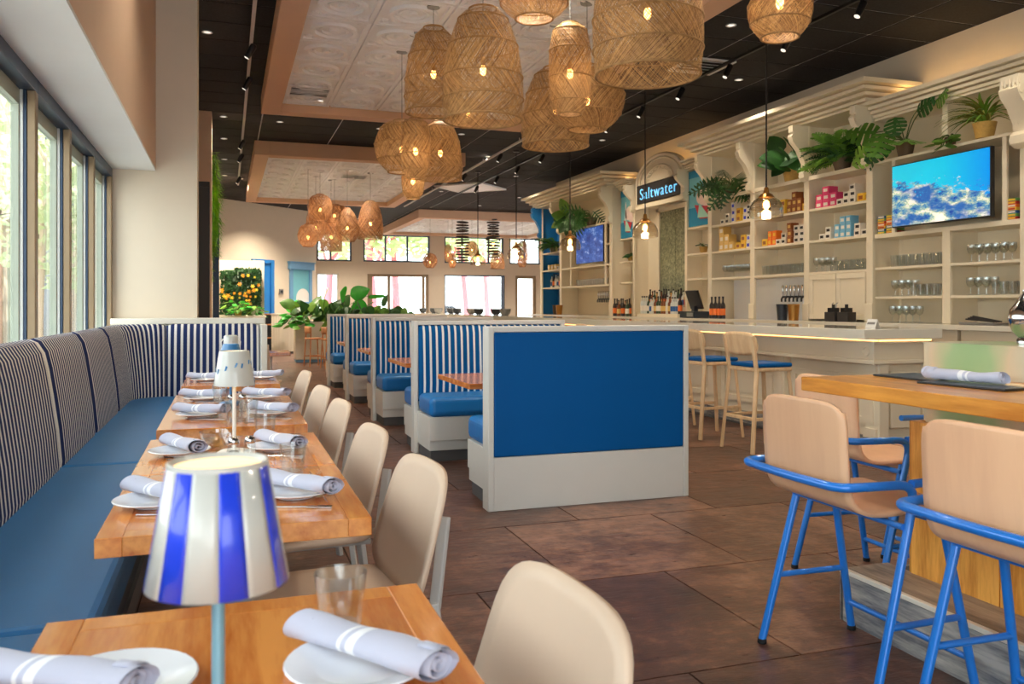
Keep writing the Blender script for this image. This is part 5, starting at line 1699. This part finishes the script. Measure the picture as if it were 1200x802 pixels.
def make_blue_stool():
    t = thing('counter_stool', 'x', 'stool', (0, 0, 0), 0, 'bent plywood stools with blue tube frames')
    prof = [(.235, .575), (.215, .592), (.16, .598), (.06, .590), (-.06, .582), (-.15, .590), (-.205, .625), (-.228, .69), (-.238, .78), (-.246, .87), (-.254, .945)]
    m = MB()
    n = len(prof) - 1
    def fn(u, v):
        x = v * n; k = min(int(x), n - 1); f = x - k
        p = [prof[max(0, min(n, k + d))] for d in (-1, 0, 1, 2)]
        cr = lambda a, b, c, d: .5 * (2 * b + (c - a) * f + (2 * a - 5 * b + 4 * c - d) * f * f + (3 * b - a - 3 * c + d) * f ** 3)
        s = 2 * u - 1
        w = .212
        e = (v - .86) / .14
        if e > 0: w *= 1 - .16 * e ** 3
        e2 = (.10 - v) / .10
        if e2 > 0: w *= 1 - .14 * e2 ** 2
        bend = .018 * s * s * max(0, (v - .5) * 2)
        zz = cr(*[q[1] for q in p]) - (.018 * abs(s) ** 6 if v > .97 else 0)
        return (cr(*[q[0] for q in p]) + bend, s * w, zz)
    m.grid(fn, 14, 40)
    o = m.build('shell', 'ply', t, 80); solid(o, .014)
    for sy in (-1, 1):
        p = smoothpath([(-.19, sy * .285, .012), (-.01, sy * .268, .688), (-.20, sy * .262, .690)], .07)
        MB().tube(p, .0145, 12).build('rear_leg', 'blue_tube', t, 60)
        MB().tube([(.215, sy * .285, .012), (.11, sy * .255, .557)], .0145, 12).build('front_leg', 'blue_tube', t, 60)
        MB().tube([(-.124, sy * .279, .25), (.169, sy * .271, .25)], .011, 10).build('side_rung', 'blue_tube', t, 60)
        for x, y in ((-.19, .285), (.215, .285)):
            MB().lathe([(.015, 0), (.017, .004), (.016, .018)], 12, (x, sy * y, 0)).build('foot_cap', 'rubber', t, 40)
        MB().tube(smoothpath([(-.03, sy * .268, .689), (.13, sy * .262, .694)], .03), .0145, 12).build('arm_end', 'blue_tube', t, 60)
    loop = smoothpath([(-.18, -.263, .69), (-.295, -.25, .69), (-.31, 0, .69), (-.295, .25, .69), (-.18, .263, .69)], .09, 7)
    MB().tube(loop, .0145, 12).build('arm_loop', 'blue_tube', t, 60)
    MB().tube([(.195, -.279, .115), (.195, .279, .115)], .011, 10).build('footrest', 'blue_tube', t, 60)
    for x in (-.06, .105):
        MB().tube([(x, -.268, .556), (x, .268, .556)], .011, 10).build('seat_bar', 'blue_tube', t, 60)
    return t
b0 = make_blue_stool()
for k, (x, y, r, l) in enumerate(((2.07, 2.37, 0, 'bent plywood stool with blue tube frame, standing fully clear on the brown floor'), (2.09, 1.66, 0, 'bent plywood stool with blue tube frame drawn up before the orange plank front'),
                                  (2.74, 3.07, -.05, 'bent plywood stool seen through the gap under the wooden counter'), (3.30, 3.07, PI, 'bent plywood stool mostly hidden behind the counter plinth'))):
    if k == 0: b0.location = (x, y, 0); b0.rotation_euler = (0, 0, r); b0['label'] = l
    else: dup(b0, (x, y, 0), r, l)
# ============================================================ PLANTS
def leaf_monstera(s_=1.0, holes=5):
    """split heart leaf in xy, stalk end at origin, pointing +x"""
    m = MB()
    n = 2 * holes
    for sy in (-1, 1):
        for k in range(holes):
            t0, t1 = k / holes, (k + .72) / holes
            def w(t): return .46 * (math.sin(PI * min(1, .18 + .80 * t)) ** .8)
            x0, x1 = -.12 + 1.0 * t0, -.12 + 1.0 * t1
            sk = .10
            z = lambda a: -.10 * a * a
            P = [(max(0, x0 + .08), 0, 0), (x0 + sk, sy * w(t0) * .98, z(1)), (x0 + sk + (x1 - x0) * .5, sy * w((t0 + t1) / 2) * 1.02, z(1)), (x1 + sk, sy * w(t1) * .98, z(1)), (x1 + .10, 0, 0)]
            m.quad([(a * s_, b * s_, c * s_) for a, b, c in P])
            P2 = [(max(0, x0 + .0), 0, 0), (max(0, x0 + .08), 0, 0), (x1 + .1, sy * w(t1) * .35, z(.3)), (x1 + .16, 0, 0)]
    m.quad([(0, -.06 * s_, 0), (.86 * s_, -.05 * s_, 0), (.98 * s_, 0, -.03 * s_), (.86 * s_, .05 * s_, 0), (0, .06 * s_, 0)])
    return m
def leaf_heart(s_=1.0):
    m = MB()
    def fn(u, v):
        a = (u - .5) * 2
        x = v
        w = .42 * math.sin(PI * v ** .7) ** .8 + .02
        return ((x - .1 * (1 - v) * abs(a)) * s_, a * w * s_, (-.16 * a * a * w - .12 * v * v) * s_)
    m.grid(fn, 6, 7)
    return m
def leaf_strap(L=.4, w=.014, droop=.25):
    m = MB()
    def fn(u, v):
        a = (u - .5) * 2
        return (L * v * (1 - .15 * v), a * w * (1 - v ** 3), L * (.55 * v - (.55 + droop) * v * v) - abs(a) * -.004)
    m.grid(fn, 2, 8)
    return m
def frond(L=.45, n=13, wd=.11, droop=.5):
    m = MB()
    pt = lambda v: Vector((L * v * (1 - .12 * v), 0, L * (.42 * v - droop * v * v)))
    m.tube([pt(k / 8) for k in range(9)], .004, 4)
    for k in range(n):
        v = (k + 1) / (n + 1)
        p = pt(v)
        l = wd * (math.sin(PI * (.12 + .85 * v)) + .1)
        for sy in (-1, 1):
            q = p + Vector((l * .35, sy * l, -l * .25))
            m.quad([p, p + Vector((.022, sy * l * .5, .0)), q, p + Vector((-.012, sy * l * .5, -.01))])
    return m
def leaf_finger(s_=1.0):
    """deeply lobed philodendron leaf"""
    m = MB()
    m.quad([(0, -.03 * s_, 0), (.8 * s_, -.02 * s_, -.05 * s_), (1.0 * s_, 0, -.10 * s_), (.8 * s_, .02 * s_, -.05 * s_), (0, .03 * s_, 0)])
    for sy in (-1, 1):
        for k in range(6):
            x = .06 + k * .15
            l = .42 * (1 - .09 * (k - 1) ** 2 * .5)
            a = .35 + .13 * k
            d = Vector((math.sin(a) * .7, sy * 1.0, -.25)).normalized() * l
            p = Vector((x, 0, 0)); e = Vector((.055, 0, 0))
            m.quad([(q * s_) for q in (p, p + d * .55 - e * .3, p + d, p + d * .6 + e * 1.2, p + e * 1.3)])
    return m
LM = {'monstera': leaf_monstera().mesh('leaf', 'leaf_dark', 60), 'monstera_l': leaf_monstera().mesh('leaf', 'leaf_mid', 60), 'heart': leaf_heart().mesh('leaf', 'leaf_mid', 60), 'heart_b': leaf_heart().mesh('leaf', 'leaf_bright', 60),
      'heart_d': leaf_heart().mesh('leaf', 'leaf_dark', 60), 'strap': leaf_strap().mesh('leaf', 'leaf_olive', 60), 'strap_d': leaf_strap().mesh('leaf', 'leaf_mid', 60), 'frond': frond().mesh('frond', 'leaf_mid'), 'frond_d': frond(.42, 12, .10, .7).mesh('frond', 'leaf_dark'), 'finger': leaf_finger().mesh('leaf', 'leaf_dark')}
for me in LM.values(): pass
def pot(t, r, h, mat, z=0):
    MB().lathe([(.001, z), (r * .72, z), (r, z + h), (r * .9, z + h), (r * .85, z + h * .9), (.001, z + h * .9)], 18, cap=False).build('pot', mat, t, 40)
    MB().lathe([(.001, z + h * .91), (r * .84, z + h * .91)], 16, cap=False).build('soil', 'soil', t)
def plant(loc, label, kind, leaves, pr=.10, ph=.15, pmat='pot_dark', seed=0, group='plants on the back bar', name='potted_plant', face=None, stem=True):
    """leaves: list of (azimuth, elevation, reach, leaf scale, roll) ; face: list of azimuths biased toward"""
    t = thing(name, label, 'plant', loc, 0, group)
    if pr: pot(t, pr, ph, pmat)
    rnd = random.Random(seed)
    for az, el, rc, sc, nm in leaves:
        d = Vector((math.cos(az) * math.cos(el), math.sin(az) * math.cos(el), math.sin(el)))
        p = Vector((0, 0, ph * .9)) + d * rc
        me = LM[nm]
        o = bpy.data.objects.new('frond' if 'frond' in nm else 'leaf', me)
        COL.objects.link(o); o.parent = t
        o.location = p
        pitch = rnd.uniform(-.1, .5) if 'frond' not in nm and 'strap' not in nm else -el * .8
        if face:
            tip = (d * .55 + Vector((rnd.uniform(-.3, .3), rnd.uniform(-.5, .5), rnd.uniform(-.9, -.1)))).normalized()
            nr = (Vector((-.75, -.6, .35)) + Vector((rnd.uniform(-.4, .4), rnd.uniform(-.4, .4), rnd.uniform(-.2, .4)))).normalized()
            yy = nr.cross(tip).normalized(); nr = tip.cross(yy)
            o.rotation_euler = Matrix((tip, yy, nr)).transposed().to_euler()
        else:
            o.rotation_euler = (rnd.uniform(-.4, .4), pitch, az + rnd.uniform(-.3, .3))
        o.scale = (sc, sc, sc)
        if rc > .04 and stem:
            MB().tube(bez((0, 0, ph * .85), Vector((d.x * rc * .3, d.y * rc * .3, ph * .9 + rc * .6)), p, 5), .006, 5).build('stem', 'stem', t)
    return t
def spray(n, a0, a1, e0, e1, r0, r1, s0, s1, nm, seed):
    rnd = random.Random(seed)
    nms = nm if isinstance(nm, (list, tuple)) else [nm]
    return [(rnd.uniform(a0, a1), rnd.uniform(e0, e1), rnd.uniform(r0, r1), rnd.uniform(s0, s1), rnd.choice(nms)) for _ in range(n)]
AZ0, AZ1 = PI - 1.5, PI + 1.5        # towards the room
PX = 7.05
plant((PX, 10.72, 2.901), 'dark lobed philodendron trailing from the shelf beside the painted panel', 'p', spray(15, AZ0, AZ1, -.4, .6, .08, .26, .34, .46, 'finger', 1), .10, .14, face=1)
plant((PX + .08, 9.38, 2.901), 'broad-leaved dark plant in a woven basket pot on the middle shelf', 'p', spray(13, AZ0, AZ1, .1, .9, .12, .28, .26, .36, 'heart_d', 2), .15, .22, 'basket', face=1)
plant((PX, 8.35, 2.901), 'full green fern spilling over the shelf above the cabinet doors', 'p', spray(46, AZ0 - .3, AZ1 + .3, -.3, .9, .02, .10, .75, 1.15, ['frond', 'frond', 'frond_d'], 3), .12, .14)
plant((PX, 7.35, 2.901), 'monstera with big split leaves above the reef television', 'p', [(PI, .35, .30, .36, 'monstera_l'), (PI + .9, .1, .22, .42, 'monstera_l'), (PI - .9, .5, .34, .36, 'monstera_l'), (PI - 1.2, .15, .42, .38, 'monstera_l'), (PI - 1.35, -.1, .40, .30, 'monstera'), (PI + 1.2, .8, .42, .26, 'monstera'), (PI + 1.4, .6, .62, .24, 'monstera_l'), (PI + .3, .9, .34, .26, 'monstera'), (PI - .4, 0.0, .2, .3, 'monstera')], .10, .14, face=1)
plant((PX, 6.33, 2.901), 'spiky spider plant above the reef television', 'p', spray(70, AZ0 - .1, AZ1 + .1, .1, 1.3, .0, .03, .75, 1.25, ['strap', 'strap', 'strap_d'], 5), .11, .15, 'basket')
plant((PX - .02, 6.72, 2.901), 'small trailing plant beside the shelf divider above the reef television', 'p', spray(14, AZ0, AZ1, -1.0, .3, .04, .16, .09, .14, 'heart', 6), .06, .08)
plant((PX, 15.75, 2.901), 'dark palm-like plant above the wave television', 'p', spray(14, AZ0, AZ1, -.3, .9, .12, .36, .40, .55, 'finger', 7), .12, .16, face=1)
plant((PX, 16.6, 2.901), 'lighter leafy plant above the wave television', 'p', spray(12, AZ0, AZ1, -.2, .9, .10, .35, .26, .36, ['heart', 'heart_d'], 8), .11, .16, face=1)
plant((PX, 17.8, 2.48), 'green fern on the blue painted shelves', 'p', spray(26, AZ0, AZ1, -.3, .8, .02, .12, .7, 1.1, 'frond_d', 9), .11, .16)
for y, l in ((14.3, 'small potted succulent beneath the lighthouse panel'), (11.75, 'small potted succulent on the shelf beneath the other painted panel')):
    plant((7.22, y, 2.101), l, 'p', spray(16, 0, 2 * PI, .2, 1.3, .03, .10, .10, .16, ['strap_d', 'heart_d'], int(y)), .07, .10, 'basket', 0, 'small potted succulents')

# ============================================================ FAR LEFT CORNER
# moss panel, dark framed panel
ms = thing('moss_column', 'bright green moss hanging on the pilaster', 'moss', (-.34, 15.0, 1.9), 0)
core = MB().lathe([(.10, .1), (.20, .5), (.22, 1.0), (.16, 1.6), (.10, 1.9), (.02, 1.95)], 14).build('backing', 'moss', ms, 40)
m = MB(); rnd = random.Random(3)
for k in range(2600):
    z = rnd.uniform(-.2, 1.95); a = rnd.uniform(0, 2 * PI)
    R_ = (.16 + .09 * math.sin(max(0, z) / 1.95 * PI)) * rnd.uniform(.8, 1.15)
    if z < .2: R_ *= .6
    c = Vector((R_ * math.cos(a), R_ * math.sin(a), z))
    u = Vector((math.cos(a) * .5, math.sin(a) * .5, rnd.uniform(-1.2, .2))).normalized() * rnd.uniform(.05, .12)
    w = Vector((-math.sin(a), math.cos(a), 0)) * .012
    m.quad([c - w, c + w, c + u])
m.build('strands', 'moss', ms)['kind'] = 'stuff'
dp = thing('framed_screen', 'tall dark framed panel with amber glass beside the window pier', 'screen', (-.35, 12.0, 0))
MB().box(-.20, -.10, 0, .05, 0, 2.85).build('amber_panel', 'card_orange', dp)
MB().box(-.10, .13, -.02, .07, 0, 2.85).build('dark_frame', 'menu_black', dp, bevel=.006)
MB().box(-.20, .13, -.02, .07, 2.85, 2.92).build('head', 'menu_black', dp)
gp = thing('glazed_partition', 'slim grey framed glass partition beside the moss', 'partition', (-.22, 17.0, 0))
MB().box(-.16, -.04, 0, .05, 0, 2.75).build('pane', 'pane', gp)
MB().box(-.04, .08, -.02, .07, 0, 2.8).build('post', 'sash_navy', gp, bevel=.004)
MB().box(-.2, -.16, -.02, .07, 0, 2.8).build('post', 'sash', gp, bevel=.004)
# flower wall on a low cream partition
pw = struct(MB().box(-.62, .86, 21.35, 21.5, 0, 2.36).build('wall_partition', 'wall'))
pl = thing('flower_ledge', 'cream ledge box beneath the flower wall', 'planter', (.1, 21.1, 0))
MB().box(-.7, .76, -.40, .24, 0, .98).build('box', 'white_paint', pl, bevel=.01)
MB().box(-.705, .78, -.43, .24, .98, 1.03).build('cap', 'white_paint', pl, bevel=.006)
fw = thing('flower_wall', 'green leaf wall dotted with orange and yellow blossoms', 'flower wall', (.4, 21.25, 1.04))
MB().box(-.45, .36, .04, .09, .05, 1.08).build('backing', 'leaf_dark', fw)
m = MB(); rnd = random.Random(8)
for k in range(2600):
    if rnd.random() < .75: c = Vector((rnd.uniform(-.22, .38), rnd.uniform(-.08, .05), rnd.uniform(0, 1.12)))
    else: c = Vector((rnd.uniform(-.55, -.2), rnd.uniform(-.1, .05), rnd.uniform(0, 1.05)))
    u = Vector((rnd.gauss(0, 1), rnd.gauss(0, .5), rnd.gauss(0, 1))).normalized() * rnd.uniform(.03, .055)
    w = Vector((u.z, 0, -u.x)) * .5
    m.quad([c - u, c + w, c + u, c - w])
m.build('leaves', 'leaf_dark', fw)['kind'] = 'stuff'
fme = MB()
for k in range(6):
    a = PI * k / 3
    fme.quad([(0, 0, 0), (.5 * math.cos(a - .4), -.25, .5 * math.sin(a - .4)), (math.cos(a), -.2, math.sin(a)), (.5 * math.cos(a + .4), -.25, .5 * math.sin(a + .4))])
fme.ball((0, -.3, 0), .25, 8, 5)
fm1, fm2 = fme.mesh('flower', 'flower_orange'), fme.mesh('flower', 'flower_yellow')
for k in range(34):
    o = bpy.data.objects.new('flower', fm1 if k % 3 else fm2); COL.objects.link(o); o.parent = fw
    s_ = rnd.uniform(.035, .07)
    o.scale = (s_, s_, s_)
    o.location = (rnd.uniform(-.15, .33), -.11, rnd.uniform(.15, 1.05)) if k < 26 else (rnd.uniform(-.52, -.2), -.12, rnd.uniform(.35, .6))
plant((.25, 20.84, 1.031), 'bushy bright green plant on the ledge before the flower wall', 'p', spray(40, 0, 2 * PI, -.2, 1.2, .08, .30, .10, .17, ['heart', 'heart_b'], 20), .10, .14, 'basket', 3, None)
plant((.62, 20.84, 1.031), 'trailing green plant at the ledge end before the flower wall', 'p', spray(26, 0, 2 * PI, -.9, .9, .06, .24, .10, .15, ['heart', 'heart_b'], 21), .09, .12, 'pot_white', 4, None)
# blue door and blue framed window on the angled wall
dirv = (PB - PA).normalized(); nrm = Vector((dirv.y, -dirv.x))
ang = math.atan2(dirv.y, dirv.x)
def on_wall(t, z, out=.0): 
    p = PA + (PB - PA) * t + nrm * out
    return (p.x, p.y, z)
dr = thing('door_1', 'bright blue painted door and frame in the angled wall', 'door', on_wall(.50, 0, .01), ang, None, 'structure')
MB().box(-.30, .30, -.03, 0, 0, 2.5).build('leaf', 'door_blue', dr, bevel=.01)
MB().box(-.42, -.30, -.06, 0, 0, 2.6).build('jamb', 'frame_blue', dr)
MB().box(.30, .42, -.09, 0, 0, 2.6).build('jamb', 'door_blue', dr)
MB().box(-.30, .30, -.09, 0, 2.5, 2.6).build('head', 'door_blue', dr)
MB().box(-.28, -.12, -.034, -.03, 1.0, 2.3).build('glazing', 'frame_blue', dr)
wd = thing('window_30', 'pale blue framed serving window in the angled wall', 'window', on_wall(.845, 1.24, .01), ang, None, 'structure')
for q in ((-.48, -.36, 0, 1.30), (.36, .48, 0, 1.30), (-.36, .36, 0, .14)): MB().box(q[0], q[1], -.06, 0, q[2], q[3]).build('frame', 'frame_blue', wd, bevel=.006)
MB().box(-.54, .54, -.10, 0, 1.12, 1.32).build('head', 'frame_blue', wd, bevel=.01)
MB().box(-.56, .56, -.12, 0, 1.32, 1.36).build('cap', 'frame_blue', wd)
MB().box(-.36, .36, -.02, -.01, .14, 1.12).build('pane', 'art_sky', wd)
MB().lathe([(.001, 0), (.30, 0), (.30, .004), (.001, .004)], 24, (.10, -.026, .25), axis='y').build('pale_disc', 'art_white', wd)
sw = thing('wall_box', 'small dark switch box between the blue door and blue window', 'switch', on_wall(.665, 1.60, .02), ang)
MB().box(-.08, .08, -.03, 0, 0, .16).build('plate', 'grey_metal', sw, bevel=.004)
MB().box(-.05, .05, -.04, -.03, .04, .12).build('face', 'slate', sw)
# host stand
hs = thing('host_stand', 'white beadboard host stand in front of the blue door', 'stand', (1.45, 23.0, 0), .05)
MB().lathe([(.34, .06), (.34, 1.02)], 28).move(Matrix.Diagonal((1, .75, 1, 1))).build('drum', 'white_paint', hs, 30)
MB().lathe([(.001, 1.02), (.37, 1.02), (.37, 1.06), (.001, 1.06)], 28).move(Matrix.Diagonal((1, .75, 1, 1))).build('top', 'white_paint', hs, 30)
MB().lathe([(.32, 0), (.32, .06)], 28).move(Matrix.Diagonal((1, .75, 1, 1))).build('plinth', 'toe_kick', hs, 30)
for k in range(12):
    a = PI + PI * (k + .5) / 12
    MB().box(-.008, .008, -.006, .006, .08, 1.0).move(Matrix.Translation((.342 * math.cos(a), .342 * .75 * math.sin(a), 0))).build('bead', 'white_paint', hs)
bk2 = thing('bookcase', 'low open dark bookcase beside the host stand', 'bookcase', (.98, 23.6, 0))
for z in (.02, .38, .74, 1.02): MB().box(-.22, .22, -.15, .15, z, z + .03).build('shelf', 'far_wood', bk2)
for x in (-.22, .19): MB().box(x, x + .03, -.15, .15, 0, 1.05).build('side', 'slate', bk2)
MB().box(-.22, .22, .14, .16, 0, 1.05).build('back', 'slate', bk2)
# planter with broad leaves
pt = thing('planter_box', 'long cream planter box behind the booths', 'planter', (1.44, 19.2, 0))
MB().box(0, 3.3, 0, .6, .06, .90).build('box', 'white_paint', pt, bevel=.01)
MB().box(.02, 3.28, .02, .58, .0, .06).build('plinth', 'frame_blue', pt)
MB().box(.05, 3.25, .05, .55, .885, .905).build('soil', 'soil', pt)
rnd = random.Random(12)
for k in range(9):
    x = 1.62 + k * .26
    plant((x, 19.5 + rnd.uniform(-.15, .15), .906), '%s bushy plant from the corner of the cream planter box' % ORD[k], 'p', spray(20, 0, 2 * PI, .0, 1.2, .12, .5, .20, .34, ['heart', 'heart_d', 'heart_d'], 50 + k), 0, 0, 'soil', k, 'bushy plants in the planter box', face=1)
plant((1.55, 19.35, .906), 'trailing light-green plant at the planter corner', 'p', spray(22, PI - .8, PI + 2.2, -.3, .6, .1, .40, .18, .26, ['heart', 'heart_b'], 70), 0, 0, 'soil', 3, None)
for k, (px, py, l) in enumerate(((379, 340, 'broad bright leaf plant rising from the planter beside the cream wall'), (402, 336, 'broad bright paddle-leaf plant rising before the bronze glazing'))):
    p = at(px, 372, 18.9)
    lv = [(PI / 2 + 3.1 + q * 1.3, .9 - .15 * q, .75 + .12 * (q % 2), .42, 'heart_b') for q in range(4)]
    plant((p.x, p.y, .906), l, 'p', lv, 0, 0, 'soil', 30 + k, None, face=1)
# far wooden stools and table
def make_far_stool():
    t = thing('wooden_high_stool', 'slim natural wood high stool beside the planter', 'stool', (0, 0, 0), 0, 'wood stools by the planter')
    for sx in (-1, 1):
        for sy in (-1, 1):
            MB().tube([(sx * .2, sy * .2, 0), (sx * .15, sy * .15, .72 if sx > 0 else 1.0)], .018, 6).build('leg', 'far_wood', t)
    MB().box(-.19, .19, -.19, .19, .70, .74).build('seat', 'far_wood', t, bevel=.01)
    m = MB()
    m.grid(lambda u, v: (-.17 - .03 * (1 - (2 * u - 1) ** 2), (u - .5) * .42, .86 + .18 * v), 8, 3)
    solid(m.build('backrest', 'far_wood', t, 60), .02)
    MB().box(-.18, .18, -.19, -.17, .25, .28).build('rung', 'far_wood', t); MB().box(-.18, .18, .17, .19, .25, .28).build('rung', 'far_wood', t)
    MB().box(.17, .19, -.18, .18, .25, .28).build('footrest', 'far_wood', t)
    return t
fs = make_far_stool(); fs.location = (1.72, 17.9, 0); fs.rotation_euler = (0, 0, .3); fs.scale = (.8, .8, .8)
fs['label'] = 'slim natural wood chair close against the cream planter box'
dup(fs, (1.98, 17.2, 0), .2, 'slim natural wood chair partly behind the last booth divider')
ft = dup(bt0, (.62, 9.45, 0), PI / 2, 'small wooden table beyond the low wall at the banquette end', 'tables beyond the low wall')
ft.location = (.45, 9.6, .03); ft.scale = (.35, .45, 1)
fc = thing('clear_chair', 'pinkish clear-framed chair beyond the low wall', 'chair', (.30, 9.15, 0), 1.2)
for sx in (-1, 1):
    for sy in (-1, 1): MB().tube([(sx * .19, sy * .19, 0), (sx * .16, sy * .16, .45)], .014, 8).build('leg', 'chair_shell', fc)
MB().box(-.2, .2, -.2, .2, .44, .465).build('seat', 'chair_shell', fc, bevel=.01)
m = MB(); m.grid(lambda u, v: (-.19 - .05 * v, (u - .5) * .40, .56 + .30 * v), 8, 4); solid(m.build('backrest', 'chair_shell', fc, 60), .014)
for sy in (-1, 1): MB().tube([(-.17, sy * .17, .45), (-.235, sy * .17, .80)], .012, 8).build('back_post', 'chair_shell', fc)
